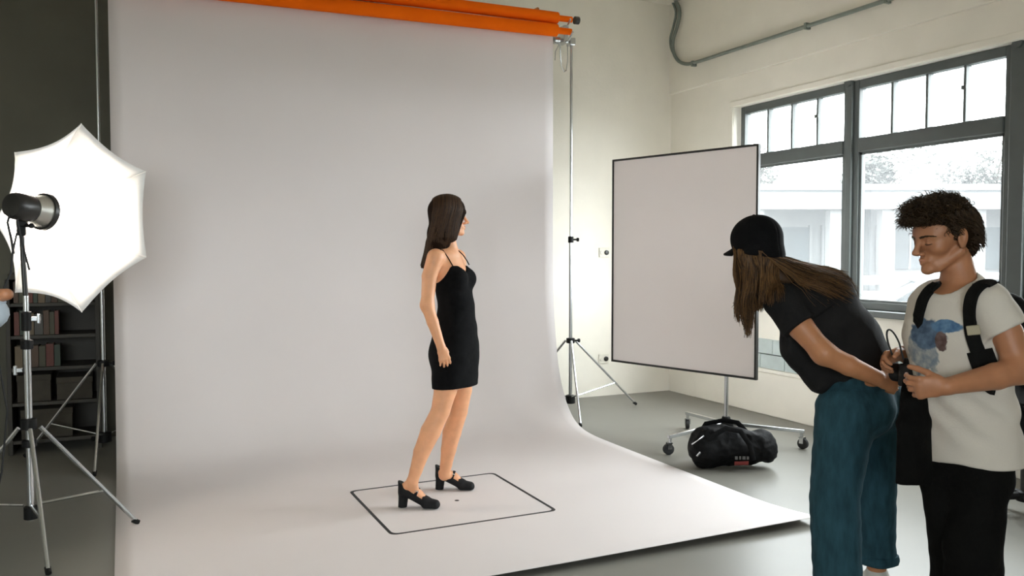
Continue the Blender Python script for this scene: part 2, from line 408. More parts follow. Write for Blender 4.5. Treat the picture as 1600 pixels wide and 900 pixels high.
# ------------------------------------------------------------------ black tape square and mark on the paper
m_tape = mat('black_gaffer_tape', (0.014, 0.014, 0.016), 0.6, var=0.2)
tp = MB(); sq = [(1.275, 5.17), (1.275, 4.275), (2.26, 4.285), (2.26, 5.20)]
def rounded(pts, r=0.03, k=5):
    out = []
    for i, p in enumerate(pts):
        p = Vector(p); a = Vector(pts[i-1]); b = Vector(pts[(i+1) % len(pts)])
        d0 = (a-p).normalized()*r; d1 = (b-p).normalized()*r
        for j in range(k+1):
            s_ = j/k; out.append((p+d0)*(1-s_)**2+p*2*s_*(1-s_)+(p+d1)*s_**2)
    return out
rp_ = rounded([Vector(p) for p in sq], 0.045); n_ = len(rp_); cen = sum((Vector(p) for p in sq), Vector((0, 0)))/4
vs_ = []; fs = []
for p in rp_:
    d = (p-cen).normalized()*0.0115
    for (q, z) in ((p+d, 0.0062), (p-d, 0.0062), (p+d, 0.0082), (p-d, 0.0082)): vs_.append((q.x, q.y, z))
for i in range(n_):
    a, b = i*4, ((i+1) % n_)*4
    fs += [(a+2, b+2, b+3, a+3), (a, a+1, b+1, b), (a, b, b+2, a+2), (a+1, a+3, b+3, b+1)]
o = tp.add(vs_, fs).build('tape_square', m_tape); tag(o, 'black tape outline of a square stuck on the paper around the woman', 'tape')
o = MB().lathe((1.81, 4.71, 0.0062), (0, 0, 1), [(0, 0.014), (0.0015, 0.014)], 12).build('tape_mark', m_tape); tag(o, 'tiny dark standing mark on the paper inside the tape square', 'mark')

# ------------------------------------------------------------------ white panel on rolling stand
m_board = mat('white_panel', (0.93, 0.875, 0.87), 0.6, var=0.01, scale=2)
hub = Vector((4.245, 5.275, 0))
t = thing('reflector_panel', (4.18, 5.70, 0.53), 'tall white reflector panel with black edging on wheeled stand', 'panel')
A = Vector((3.945, 6.412, 0)); B = Vector((4.352, 4.998, 0)); e = (B-A).normalized(); nrm = Vector((-e.y, e.x, 0)); nrm = nrm if nrm.x < 0 else -nrm
L2 = (B-A).length/2; ctr = (A+B)/2; z0, z1 = 0.535, 2.315
MB().obox(ctr+Vector((0, 0, (z0+z1)/2)), e*(L2-0.008), nrm*0.008, Vector((0, 0, (z1-z0)/2-0.008))).build('white_face', m_board, t)
fr = MB(); w_ = 0.0085
for s_ in (-1, 1):
    fr.obox(ctr+e*s_*(L2-w_)+Vector((0, 0, (z0+z1)/2)), e*w_, nrm*0.014, Vector((0, 0, (z1-z0)/2)))
    fr.obox(ctr+Vector((0, 0, (z0 if s_ < 0 else z1)-s_*w_)), e*(L2-2*w_), nrm*0.014, Vector((0, 0, w_)))
fr.build('edge_frame', m_blackmetal, t)
bp_ = ctr+e*((hub-ctr).dot(e)); hub = bp_-nrm*0.035
t = thing('panel_stand', (hub.x, hub.y, 0), 'low chrome stand on three caster wheels carrying the white panel', 'stand')
MB().cyl(hub+Vector((0, 0, 0.12)), hub+Vector((0, 0, 1.9)), 0.017).build('post', m_chrome, t, smooth=True)
MB().lathe(hub+Vector((0, 0, 0.125)), (0, 0, 1), [(0, 0.03), (0.005, 0.06), (0.05, 0.06), (0.055, 0.04), (0.085, 0.03)], 16).build('hub', m_black, t, smooth=True)
MB().lathe(hub+Vector((0, 0, 0.55)), (0, 0, 1), [(0, 0.02), (0.0, 0.026), (0.06, 0.026), (0.06, 0.02)], 14).build('collar', m_black, t, smooth=True)
for cxy in ((3.675, 5.155), (4.345, 5.845), (4.70, 4.89)):
    c = Vector((cxy[0], cxy[1], 0)); d = (c-hub); d.z = 0; L_ = d.length; d.normalize(); sd = Vector((-d.y, d.x, 0))
    lg = MB(); a = hub+d*0.05+Vector((0, 0, 0.155)); b = c+d*0.02+Vector((0, 0, 0.135))
    ax = (b-a); lg.obox((a+b)/2, ax/2, sd*0.013, Vector((0, 0, 0.013)))
    lo_ = lg.build('leg', m_chrome, t, bevel=0.003)
    cs = MB(); cs.cyl(c+Vector((0, 0, 0.125)), c+Vector((0, 0, 0.085)), 0.013)
    wd = (sd+d*0.5).normalized(); fd = wd.cross(Vector((0, 0, 1)))
    for s_ in (-1, 1): cs.obox(c+wd*s_*0.022+fd*0.008+Vector((0, 0, 0.068)), wd*0.002, fd*0.016, Vector((0, 0, 0.024)))
    cs.obox(c+fd*0.004+Vector((0, 0, 0.09)), wd*0.024, fd*0.018, Vector((0, 0, 0.003)))
    co = cs.build('caster', m_chrome, lo_, smooth=False)
    whl = MB().lathe(c+fd*0.012-wd*0.016+Vector((0, 0, 0.042)), wd, [(0, 0.018), (0.0, 0.036), (0.004, 0.041), (0.028, 0.041), (0.032, 0.036), (0.032, 0.018)], 20)
    whl.build('wheel', m_rubber, t, smooth=True)

# ------------------------------------------------------------------ conduit on the walls
m_pipe = mat('grey_green_conduit', (0.20, 0.23, 0.20), 0.45, var=0.1)
cx_ = XW-0.065
def arc(p0, p1, p2, k=8):
    p0, p1, p2 = Vector(p0), Vector(p1), Vector(p2)
    return [p0*(1-s_)**2+p1*2*s_*(1-s_)+p2*s_*s_ for s_ in [j/k for j in range(k+1)]]
t = thing('conduit_pipe', (cx_, 7.4, 3.4), 'grey electrical conduit bending from the ceiling along wall above windows', 'conduit')
def conduit_path(pxs, dx=0.0):
    p = [on_plane(a, b, (cx_+dx, 0, 0), Vector((1, 0, 0))) for (a, b) in pxs]; out = []
    for i in range(len(p)-1):
        p0, p1, p2, p3 = p[max(i-1, 0)], p[i], p[i+1], p[min(i+2, len(p)-1)]
        for j in range(5):
            u = j/5; out.append(0.5*((p1*2)+(p2-p0)*u+(p0*2-p1*5+p2*4-p3)*u*u+(p1*3-p0-p2*3+p3)*u**3))
    return out+[p[-1]]
pa = conduit_path([(1040, -18), (1056, 2), (1062, 20), (1058, 42), (1052, 62), (1052, 80), (1060, 95), (1073, 100), (1088, 97), (1110, 90)])
q0 = pa[-1]
MB().tube(pa+[(cx_, 6.0, q0.z-0.004), (cx_, 4.0, q0.z-0.008), (cx_, 1.5, q0.z-0.01)], 0.018, 10).build('pipe', m_pipe, t, smooth=True)
MB().tube(conduit_path([(1036, -18), (1050, 2), (1056, 20), (1052, 42), (1047.5, 60), (1049, 76), (1056, 90)], 0.02), 0.013, 10).build('second_pipe', m_pipe, t, smooth=True)
for yy in (7.12, 5.55, 4.72, 3.2):
    MB().box((cx_-0.022, yy-0.014, q0.z-0.032), (XW-0.03, yy+0.014, q0.z+0.024)).build('clip', m_pipe, t, bevel=0.004)
# thin cable tacked below
# ------------------------------------------------------------------ socket plates on the back wall
m_plate = mat('ivory_plastic', (0.70, 0.67, 0.58), 0.5, var=0.02)
for (zz, lb) in ((1.50, 'ivory socket plate at eye height on wall beside the backdrop stand'), (0.39, 'ivory socket plate low on wall beside the reflector panel')):
    t = thing('wall_socket', (4.56, YW, zz-0.05), lb, 'wall socket')
    MB().box((4.50, YW-0.012, zz-0.05), (4.62, YW, zz+0.05)).build('plate', m_plate, t, bevel=0.004)
    MB().lathe((4.585, YW-0.012, zz), (0, -1, 0), [(0, 0.026), (0.012, 0.024), (0.014, 0.018)], 16).build('outlet', m_blackmetal, t, smooth=True)
    MB().lathe((4.53, YW-0.012, zz), (0, -1, 0), [(0, 0.02), (0.006, 0.019)], 16).build('switch', m_plate, t, smooth=True)
# ------------------------------------------------------------------ distance-field modelling (bodies, cloth, soft things)
BAND = 0.03
def _n(v): return np.array(v, np.float32)
def ecap(a, b, ra, rb=None, L=None, la=None, lb=None, k=0.02, op='u'):
    """tapered capsule; with L the section is an ellipse: la/lb along L, ra/rb across"""
    a = _n(a); b = _n(b); rb = ra if rb is None else rb
    if L is not None:
        L = _n(L); L = L/np.linalg.norm(L); la = ra if la is None else la; lb = la if lb is None else lb
    mx = max(ra, rb, la or 0, lb or 0)
    ab = b-a; den = float(ab@ab)+1e-12
    def f(x, y, z):
        px, py, pz = x-a[0], y-a[1], z-a[2]
        t = np.clip((px*ab[0]+py*ab[1]+pz*ab[2])/den, 0, 1)
        wx, wy, wz = px-t*ab[0], py-t*ab[1], pz-t*ab[2]
        d2 = wx*wx+wy*wy+wz*wz
        if L is None: return np.sqrt(d2)-(ra+(rb-ra)*t)
        wl = wx*L[0]+wy*L[1]+wz*L[2]; wo2 = np.maximum(d2-wl*wl, 0)
        rl = la+(lb-la)*t; rd = ra+(rb-ra)*t
        k0 = np.sqrt((wl/rl)**2+wo2/rd**2); k1 = np.sqrt((wl/rl**2)**2+wo2/rd**4)+1e-6
        return np.maximum(k0*(k0-1)/k1, -0.06)
    return (op, f, np.minimum(a, b)-mx, np.maximum(a, b)+mx, k)
def ell(c, r, ax=None, k=0.02, op='u'):
    """ellipsoid; ax: three axis vectors"""
    c = _n(c); r = _n(r); ax = np.eye(3, dtype=np.float32) if ax is None else np.array([list(v) for v in ax], np.float32)
    mx = float(r.max())
    def f(x, y, z):
        p = (x-c[0], y-c[1], z-c[2]); k0 = 0; k1 = 0
        for i in range(3):
            q = p[0]*ax[i, 0]+p[1]*ax[i, 1]+p[2]*ax[i, 2]
            k0 = k0+(q/r[i])**2; k1 = k1+(q/r[i]**2)**2
        k0 = np.sqrt(k0); return k0*(k0-1)/(np.sqrt(k1)+1e-6)
    return (op, f, c-mx, c+mx, k)
def grow(prims, d):
    """the same shapes, swollen by d"""
    return [(op, (lambda x, y, z, f=f: f(x, y, z)-d), lo-d, hi+d, k) for (op, f, lo, hi, k) in prims]
def field(prims, lo, hi, h, post=None):
    lo = np.asarray(lo, np.float32); n = np.maximum(np.ceil((np.asarray(hi)-lo)/h).astype(int)+1, 2)
    ax = [lo[i]+h*np.arange(n[i], dtype=np.float32) for i in range(3)]
    F = np.full(n, BAND, np.float32)
    for (op, f, plo, phi, k) in prims:
        if op == 'b': continue
        m = BAND+k
        s = [slice(*np.clip([int((plo[i]-m-lo[i])/h), int((phi[i]+m-lo[i])/h)+2], 0, n[i])) for i in range(3)]
        if any(q.stop-q.start < 1 for q in s): continue
        x = ax[0][s[0]][:, None, None]; y = ax[1][s[1]][None, :, None]; z = ax[2][s[2]][None, None, :]
        d = f(x, y, z).astype(np.float32); sub = F[s[0], s[1], s[2]]
        if op == 'u':
            q = np.clip(0.5+0.5*(sub-d)/k, 0, 1); r = sub*(1-q)+d*q-k*q*(1-q)
        elif op == 's':
            q = np.clip(0.5-0.5*(sub+d)/k, 0, 1); r = sub*(1-q)-d*q+k*q*(1-q)
        else: r = np.maximum(sub, d)
        F[s[0], s[1], s[2]] = r
    if post is not None:
        F = post(F, ax[0][:, None, None], ax[1][None, :, None], ax[2][None, None, :]).astype(np.float32)
    F[0] = F[-1] = BAND; F[:, 0] = F[:, -1] = BAND; F[:, :, 0] = F[:, :, -1] = BAND
    return F, lo
_C = [(i, j, k) for i in (0, 1) for j in (0, 1) for k in (0, 1)]
_E = [(a, b) for a in range(8) for b in range(a+1, 8) if sum(abs(_C[a][q]-_C[b][q]) for q in range(3)) == 1]
def nets(F, lo, h):
    ins = F < 0
    c = sum(ins[i:F.shape[0]-1+i, j:F.shape[1]-1+j, k:F.shape[2]-1+k].astype(np.int8) for (i, j, k) in _C)
    act = (c > 0) & (c < 8); I = np.argwhere(act)
    vals = [F[I[:, 0]+i, I[:, 1]+j, I[:, 2]+k] for (i, j, k) in _C]
    acc = np.zeros((len(I), 3), np.float32); cnt = np.zeros(len(I), np.float32)
    for (a, b) in _E:
        m = (vals[a] < 0) != (vals[b] < 0)
        t = np.where(m, vals[a]/np.where(m, vals[a]-vals[b], 1), 0)
        ca = np.array(_C[a], np.float32); cb = np.array(_C[b], np.float32)
        acc += m[:, None]*(ca+t[:, None]*(cb-ca)); cnt += m
    V = lo+h*(I+acc/np.maximum(cnt, 1)[:, None])
    idx = np.full(act.shape, -1, np.int32); idx[act] = np.arange(len(I))
    Q = []
    e = ins[:-1, 1:-1, 1:-1] != ins[1:, 1:-1, 1:-1]; P = np.argwhere(e); i, j, k = P[:, 0], P[:, 1]+1, P[:, 2]+1
    q = np.stack([idx[i, j-1, k-1], idx[i, j, k-1], idx[i, j, k], idx[i, j-1, k]], 1); fl = ~ins[i, j, k]; q[fl] = q[fl][:, ::-1]; Q.append(q)
    e = ins[1:-1, :-1, 1:-1] != ins[1:-1, 1:, 1:-1]; P = np.argwhere(e); i, j, k = P[:, 0]+1, P[:, 1], P[:, 2]+1
    q = np.stack([idx[i-1, j, k-1], idx[i-1, j, k], idx[i, j, k], idx[i, j, k-1]], 1); fl = ~ins[i, j, k]; q[fl] = q[fl][:, ::-1]; Q.append(q)
    e = ins[1:-1, 1:-1, :-1] != ins[1:-1, 1:-1, 1:]; P = np.argwhere(e); i, j, k = P[:, 0]+1, P[:, 1]+1, P[:, 2]
    q = np.stack([idx[i-1, j-1, k], idx[i, j-1, k], idx[i, j, k], idx[i-1, j, k]], 1); fl = ~ins[i, j, k]; q[fl] = q[fl][:, ::-1]; Q.append(q)
    Q = np.concatenate(Q); return V, Q[(Q >= 0).all(1)]
def bounds(prims, pad=0.02):
    lo = np.min([p[2] for p in prims if p[0] in 'ub'], 0)-pad; hi = np.max([p[3] for p in prims if p[0] in 'ub'], 0)+pad
    return lo, hi
def sculpt(name, prims, h, m, parent, fine=(), post=None, hf=0.0022):
    """prims -> one mesh; fine: boxes (centre, half size) meshed at the finer step hf"""
    lo, hi = bounds(prims)
    F, o = field(prims, lo, hi, h, post); V, Q = nets(F, o, h)
    VV = [V]; QQ = []
    keep = np.ones(len(Q), bool); cen = V[Q].mean(1); n0 = len(V)
    for (c, hs) in fine:
        c = np.array(c); hs = np.array(hs)
        keep &= ~(np.abs(cen-c) < hs-h*0.6).all(1)
        F, o = field(prims, c-hs-0.012, c+hs+0.012, hf, post); v, q = nets(F, o, hf)
        g = (np.abs(v[q].mean(1)-c) < hs).all(1); q = q[g]
        QQ.append(q+n0); VV.append(v); n0 += len(v)
    Q = np.concatenate([Q[keep]]+QQ); V = np.concatenate(VV)
    used = np.unique(Q); rm = np.full(len(V), -1, np.int32); rm[used] = np.arange(len(used))
    return mesh_np(name, V[used], rm[Q], m, parent)
def wavy(seed, f, n=5):
    """smooth pseudo noise in -1..1 made of a few waves; f a number or per-axis triple"""
    r = np.random.RandomState(seed); fr = np.array(f if hasattr(f, '__len__') else (f, f, f), float)
    K = r.normal(size=(n, 3))*fr; ph = r.uniform(0, 6.3, n)
    def w(x, y, z):
        s = 0
        for i in range(n): s = s+np.sin(K[i, 0]*x+K[i, 1]*y+K[i, 2]*z+ph[i]).astype(np.float32)
        return s/n
    return w

# ------------------------------------------------------------------ strobe light with white umbrella box
m_alu = mat('brushed_reflector', (0.55, 0.54, 0.50), 0.38, 0.9, var=0.05)
def umbrella_mat():
    m = bpy.data.materials.new('white_diffusing_fabric'); m.use_nodes = True; nt = m.node_tree
    for n in list(nt.nodes): nt.nodes.remove(n)
    out = nt.nodes.new('ShaderNodeOutputMaterial'); mx = nt.nodes.new('ShaderNodeMixShader'); mx.inputs[0].default_value = 0.22
    a = nt.nodes.new('ShaderNodeBsdfDiffuse'); b = nt.nodes.new('ShaderNodeBsdfTranslucent')
    n = nt.nodes.new('ShaderNodeTexNoise'); n.inputs['Scale'].default_value = 30
    rp = nt.nodes.new('ShaderNodeValToRGB'); rp.color_ramp.elements[0].color = (0.88, 0.87, 0.85, 1); rp.color_ramp.elements[1].color = (0.93, 0.92, 0.90, 1)
    nt.links.new(n.outputs['Fac'], rp.inputs['Fac'])
    for q in (a, b): nt.links.new(rp.outputs['Color'], q.inputs['Color'])
    nt.links.new(a.outputs[0], mx.inputs[1]); nt.links.new(b.outputs[0], mx.inputs[2]); nt.links.new(mx.outputs[0], out.inputs[0])
    return m
m_umb = umbrella_mat()
SX, SY = -0.447, 4.953                            # stand position
t = thing('light_stand', (SX, SY, 0), 'black and chrome tripod stand carrying the strobe at left', 'light stand')
MB().cyl((SX, SY, 0.12), (SX, SY, 1.02), 0.017).build('lower_tube', m_chrome, t, smooth=True)
MB().cyl((SX, SY, 1.0), (SX, SY, 1.28), 0.014).build('middle_tube', m_chrome, t, smooth=True)
MB().cyl((SX, SY, 1.25), (SX-0.012, SY, 1.60), 0.0125).build('upper_tube', m_blackmetal, t, smooth=True)
for (zz, r_, h_) in ((1.15, 0.024, 0.10), (1.03, 0.03, 0.05), (0.62, 0.038, 0.06), (0.52, 0.035, 0.04), (0.16, 0.034, 0.07)): collar(t, (SX, SY), zz, r_, h_)
for (zz, dx) in ((1.16, 1), (0.90, -1)):
    MB().box((SX+(0.02 if dx > 0 else -0.065), SY-0.012, zz-0.012), (SX+(0.065 if dx > 0 else -0.02), SY+0.012, zz+0.012)).box((SX+dx*0.055-0.008, SY-0.014, zz-0.025), (SX+dx*0.055+0.008, SY+0.014, zz+0.025)).build('wing_screw', m_chrome, t, bevel=0.004)
tripod_legs(t, (SX, SY, 0), [(0.05, 5.04), (-0.335, 4.42), (-0.93, 5.10)], 0.60, 0.20)
MB().tube([(SX-0.03, SY-0.02, 1.60), (SX-0.05, SY-0.03, 1.50), (SX-0.06, SY-0.03, 1.40), (SX-0.10, SY-0.03, 1.30), (SX-0.13, SY-0.03, 1.0), (SX-0.09, SY-0.03, 0.7), (SX-0.12, SY-0.04, 0.4), (SX-0.18, SY-0.05, 0.1), (SX-0.3, SY-0.1, 0.012), (SX-0.7, SY-0.4, 0.012)], 0.005, 6).build('power_cable', m_rubber, t, smooth=True)
# umbrella: open side to the right and towards the camera, strobe firing into it
AXU = (RGT*0.908-DEEP*0.418).normalized(); RC = at(113, 340, 4.75); axu = AXU
HB = at(30, 323, 4.22)                            # back of the strobe body
MOUTH = at(68, 331, 4.36); axs = (MOUTH-HB).normalized()
t = thing('studio_strobe', HB-Vector((0, 0, 0.1)), 'black studio strobe with bare metal reflector on the light stand', 'strobe')
ub = MB().lathe(HB-axs*0.055, axs, [(0, 0.03), (0.006, 0.058), (0.03, 0.068), (0.11, 0.070), (0.125, 0.064), (0.13, 0.04)], 28)
ub.build('body', m_blackmetal, t, smooth=True)
RFa = HB+axs*0.07; RFb = MOUTH
lr = (RFb-RFa).length
MB().lathe(RFa, axs, [(0, 0.055), (0.002, 0.066), (lr*0.7, 0.082), (lr, 0.088), (lr, 0.084), (lr*0.7, 0.078), (0.01, 0.06)], 36, cap=False).build('reflector', m_alu, t, smooth=True, angle=60)
MB().lathe(RFb-axs*0.012, axs, [(0, 0.089), (0.0, 0.096), (0.022, 0.098), (0.03, 0.092), (0.03, 0.086), (0.0, 0.086), (0.0, 0.089)], 36, cap=False).build('rim_ring', m_blackmetal, t, smooth=True)
pole_top = Vector((SX-0.012, SY, 1.585))
MB().cyl(pole_top, pole_top+Vector((0, 0, 0.07)), 0.022).box((pole_top.x-0.022, pole_top.y-0.025, pole_top.z+0.045), (pole_top.x+0.03, pole_top.y+0.025, pole_top.z+0.10)).build('yoke', m_black, t, bevel=0.006)
side = axs.cross(Vector((0, 0, 1))).normalized()
MB().tube([pole_top+Vector((0, 0, 0.055)), pole_top+side*0.06+Vector((0, 0, 0.05))], 0.009).ball(pole_top+side*0.065+Vector((0, 0, 0.05)), 0.014, 6).build('tilt_handle', m_black, t, smooth=True)
MB().tube([HB-axs*0.05+Vector((0, 0, -0.03)), HB-axs*0.07+Vector((0, 0, -0.09)), HB-axs*0.05+Vector((0, 0, -0.17)), HB-axs*0.04+Vector((0, 0, -0.24))], 0.006, 6).tube([HB-axs*0.045+Vector((0.02, 0, -0.05)), HB-axs*0.04+Vector((0.03, 0, -0.14)), HB-axs*0.03+Vector((0.045, 0, -0.25)), HB-axs*0.03+Vector((0.06, 0, -0.32))], 0.005, 6).build('sync_cable', m_rubber, t, smooth=True)
MB().lathe(RFa+axs*0.005, axs, [(0, 0.02), (0.0, 0.022), (0.015, 0.022), (0.022, 0.01)], 16).build('flash_tube', mat('frosted_flash_glass', (0.9, 0.88, 0.82), 0.3), t, smooth=True)
# the strobe's own light: modelling lamp at the mouth of the reflector
ld = bpy.data.lights.new('modelling_lamp', 'SPOT'); ld.energy = 40; ld.spot_size = math.radians(84); ld.spot_blend = 0.6; ld.color = (1.0, 0.90, 0.80); ld.shadow_soft_size = 0.025
lo_ = bpy.data.objects.new('modelling_lamp', ld); COL.objects.link(lo_); lo_.parent = t; lo_.location = (RFb+axs*0.035)-BASE[t]; lo_.rotation_euler = (RC-AXU*0.2-RGT*0.05-RFb).to_track_quat('-Z', 'Y').to_euler()

RIMPX = [(127, 193), (228, 268), (229, 402), (128, 488), (24, 457), (-10, 345), (23, 238)]; NR = 7
RIM = [on_plane(px, py, RC, AXU) for (px, py) in RIMPX]
DEPU = 0.26; AP = RC-AXU*DEPU
t = thing('umbrella_diffuser', AP, 'glowing white fabric umbrella with seven ribs behind the strobe', 'umbrella')
def umb_pt(k, s, u):
    """panel k, s 0..1 across the panel, u 0..1 from apex to rim"""
    def p(q): return AP+(q-RC)*u+AXU*(DEPU*u**1.7)
    q = p(RIM[k % NR])*(1-s)+p(RIM[(k+1) % NR])*s
    sag = 4*s*(1-s); c = AP+AXU*(DEPU*u**1.7)
    return q+(c-q)*(0.075*sag*u*u)+AXU*(0.0016*math.sin(s*40+u*9)*max(0, (u-0.72)/0.28)*(1-sag)+0.012*sag*u)
NS, NU = 14, 14; u0 = 0.02
for k in range(NR):
    V = [umb_pt(k, i/NS, u0+(1-u0)*j/NU) for j in range(NU+1) for i in range(NS+1)]
    Fq = [(j*(NS+1)+i, j*(NS+1)+i+1, (j+1)*(NS+1)+i+1, (j+1)*(NS+1)+i) for j in range(NU) for i in range(NS)]
    o = mesh_np('fabric_panel', [tuple(v) for v in V], Fq, m_umb, t)
    sm = o.modifiers.new('thickness', 'SOLIDIFY'); sm.thickness = 0.0006
for k in range(NR):
    MB().tube([umb_pt(k, 0, u0+(1.0-u0)*j/10) for j in range(11)], 0.003, 6).build('rib', m_umb, t, smooth=True)

MB().cyl(AP-AXU*0.05, AP-AXU*0.004, 0.006).lathe(AP-AXU*0.035, AXU, [(0, 0.004), (0.004, 0.012), (0.02, 0.012), (0.025, 0.004)], 12).build('shaft', m_chrome, t, smooth=True)
# ------------------------------------------------------------------ shelving in the dark corner with its things
m_shelf = mat('dark_stained_wood', (0.035, 0.030, 0.022), 0.6, var=0.2, scale=6)
SHX0, SHX1, SHY0, SHY1 = -0.78, -0.16, 7.16, 7.56
t = thing('shelf_unit', ((SHX0+SHX1)/2, 7.36, 0), 'dark open shelving unit against the dark wall behind light stand', 'shelf')
for xx in (SHX0, SHX1-0.03):
    MB().box((xx, SHY0, 0), (xx+0.03, SHY1, 1.30)).build('side_panel', m_shelf, t, bevel=0.003)
zs = [0.08, 0.36, 0.62, 0.86, 1.10]
for zz in zs: MB().box((SHX0+0.03, SHY0+0.005, zz), (SHX1-0.03, SHY1, zz+0.025)).build('shelf_board', m_shelf, t, bevel=0.002)
MB().box((SHX0+0.03, SHY1-0.012, 0), (SHX1-0.03, SHY1, 1.29)).build('back_panel', m_shelf, t)
bk_cols = [('dark red', (0.11, 0.028, 0.018)), ('olive', (0.06, 0.056, 0.03)), ('brown', (0.08, 0.045, 0.025)), ('grey', (0.07, 0.068, 0.06)), ('tan', (0.14, 0.10, 0.055)), ('dull green', (0.035, 0.05, 0.032))]
ordw = ['topmost', 'second', 'third', 'fourth', 'lowest']
ordx = ['first', 'second', 'third', 'fourth', 'fifth', 'sixth', 'seventh', 'eighth', 'ninth', 'tenth', 'eleventh']
m_page = mat('book_pages', (0.4, 0.36, 0.28), 0.8)
def book(xa, xb, z0, h, dp, cn, cc, label, group):
    b = thing('book', ((xa+xb)/2, SHY0+0.06+dp/2, z0), label, 'book', group)
    y0 = SHY0+0.05; c = MB()
    c.box((xa, y0, z0), (xa+0.002, y0+dp, z0+h)).box((xb-0.002, y0, z0), (xb, y0+dp, z0+h)).box((xa, y0-0.003, z0), (xb, y0, z0+h))
    c.build('cover', mat('book_cover_'+cn.replace(' ', '_'), cc, 0.6), b)
    MB().box((xa+0.0022, y0, z0+0.004), (xb-0.0022, y0+dp-0.004, z0+h-0.005)).build('pages', m_page, b)
for si, sn in ((4, 'top'), (3, 'second highest'), (2, 'middle')):
    zz = zs[si]+0.026; x = SHX0+0.05; i = 0
    n_b = {4: 8, 3: 7, 2: 6}[si]
    while i < n_b and x < SHX1-0.12:
        w = rnd.uniform(0.025, 0.055); h = rnd.uniform(0.14, 0.17) if si != 3 else rnd.uniform(0.15, 0.19)
        cn, cc = bk_cols[(i*5+si*2) % 6]
        book(x, x+w, zz, h, 0.16, cn, cc, '%s book, %s from the left on the %s board of the dark shelf' % (cn, ordx[i], sn), 'books on the dark shelving')
        x += w+0.004; i += 1
m_box = mat('dark_card_box', (0.05, 0.042, 0.03), 0.8, var=0.15)
for (xa, xb, si, h, lb) in ((-0.72, -0.50, 1, 0.2, 'dark cardboard box at left on the lower board of dark shelf'), (-0.46, -0.22, 1, 0.17, 'dark cardboard box at right on the lower board of dark shelf'), (-0.70, -0.36, 0, 0.22, 'wide dark storage box at the very bottom of dark shelf')):
    zz = zs[si]+0.026
    b = thing('storage_box', ((xa+xb)/2, 7.34, zz), lb, 'box', 'boxes low on the dark shelving')
    MB().box((xa, SHY0+0.04, zz), (xb, SHY1-0.05, zz+h-0.03)).build('body', m_box, b, bevel=0.003)
    MB().box((xa-0.004, SHY0+0.036, zz+h-0.045), (xb+0.004, SHY1-0.046, zz+h)).build('lid', m_box, b, bevel=0.003)
o = MB().box((SHX0+0.02, SHY0+0.01, 1.301), (SHX1-0.04, SHY1-0.04, 1.345)).box((SHX0+0.05, SHY0+0.05, 1.345), (SHX1-0.08, SHY1-0.08, 1.352)).build('equipment_case', m_box, bevel=0.006)
tag(o, 'flat dark case lying on top of the dark shelving unit', 'case')

# ------------------------------------------------------------------ black duffel bag on the floor
m_bag = mat('black_nylon', (0.005, 0.005, 0.0055), 0.7, spec=0.14, var=0.25, scale=20, bump=0.25, bscale=60)
bc = Vector((3.86, 4.70, 0)); bx = RGT.copy(); by = DEEP.copy(); zz = Vector((0, 0, 1))
t = thing('duffel_bag', bc, 'slumped black nylon duffel bag on floor under the white panel', 'bag')
def bp3(a, b, z): return bc+bx*a+by*b+zz*z
pr_ = [ecap(bp3(-0.14, 0, 0.135), bp3(0.12, 0, 0.13), 0.125, 0.12, by, 0.155, 0.15, k=0.04),
       ell(bp3(-0.19, -0.02, 0.12), (0.095, 0.14, 0.12), (bx, by, zz), k=0.05),
       ell(bp3(-0.08, 0.0, 0.20), (0.17, 0.11, 0.085), (bx, by, zz), k=0.05),
       ell(bp3(0.22, -0.02, 0.15), (0.095, 0.12, 0.105), (bx, by, zz), k=0.04),
       ell(bp3(0.25, -0.04, 0.09), (0.05, 0.09, 0.06), (bx, by, zz), k=0.03)]
wv = wavy(3, 28, 6); wv2 = wavy(4, 60, 6)
def bag_post(F, x, y, z):
    F = F+0.012*wv(x, y, z)+0.010*(np.abs(wv2(x, y, z))-0.2)
    return np.maximum(F, 0.004-z)
sculpt('body', pr_, 0.006, m_bag, t, post=bag_post)
m_patch = mat('red_label_print', (0.16, 0.016, 0.012), 0.6); m_white = mat('white_print', (0.12, 0.115, 0.11), 0.6)
def bag_strip(name, m, pts, w, up_):
    MB().tube(pts, w, 8, flat=0.22, up=up_).build(name, m, t, smooth=True)
bag_strip('handle', m_bag, [bp3(-0.20, -0.13, 0.16), bp3(-0.16, -0.135, 0.24), bp3(-0.06, -0.11, 0.29), bp3(0.04, -0.115, 0.27), bp3(0.10, -0.145, 0.18), bp3(0.12, -0.165, 0.08)], 0.018, by)
bag_strip('handle', m_bag, [bp3(-0.21, 0.08, 0.19), bp3(-0.16, 0.05, 0.29), bp3(-0.04, 0.03, 0.318), bp3(0.06, 0.04, 0.30), bp3(0.14, 0.08, 0.22)], 0.018, by)
bag_strip('zipper', m_chrome, [bp3(-0.285, -0.08, 0.17), bp3(-0.25, -0.105, 0.20), bp3(-0.205, -0.10, 0.235)], 0.008, by)
bag_strip('zipper', m_chrome, [bp3(-0.26, -0.125, 0.10), bp3(-0.24, -0.14, 0.13), bp3(-0.215, -0.145, 0.16)], 0.007, by)
MB().obox(bp3(0.035, -0.168, 0.062), bx*0.05+by*0.006, by*0.004, zz*0.013+by*-0.001).build('label_patch', m_patch, t, bevel=0.002)
lt = MB()
for i, w in enumerate((0.012, 0.008, 0.014, 0.010)): lt.obox(bp3(0.0+0.026*i-0.0, -0.168, 0.098), bx*w*0.75, by*0.004, zz*0.010)
lt.build('label_print', m_white, t)

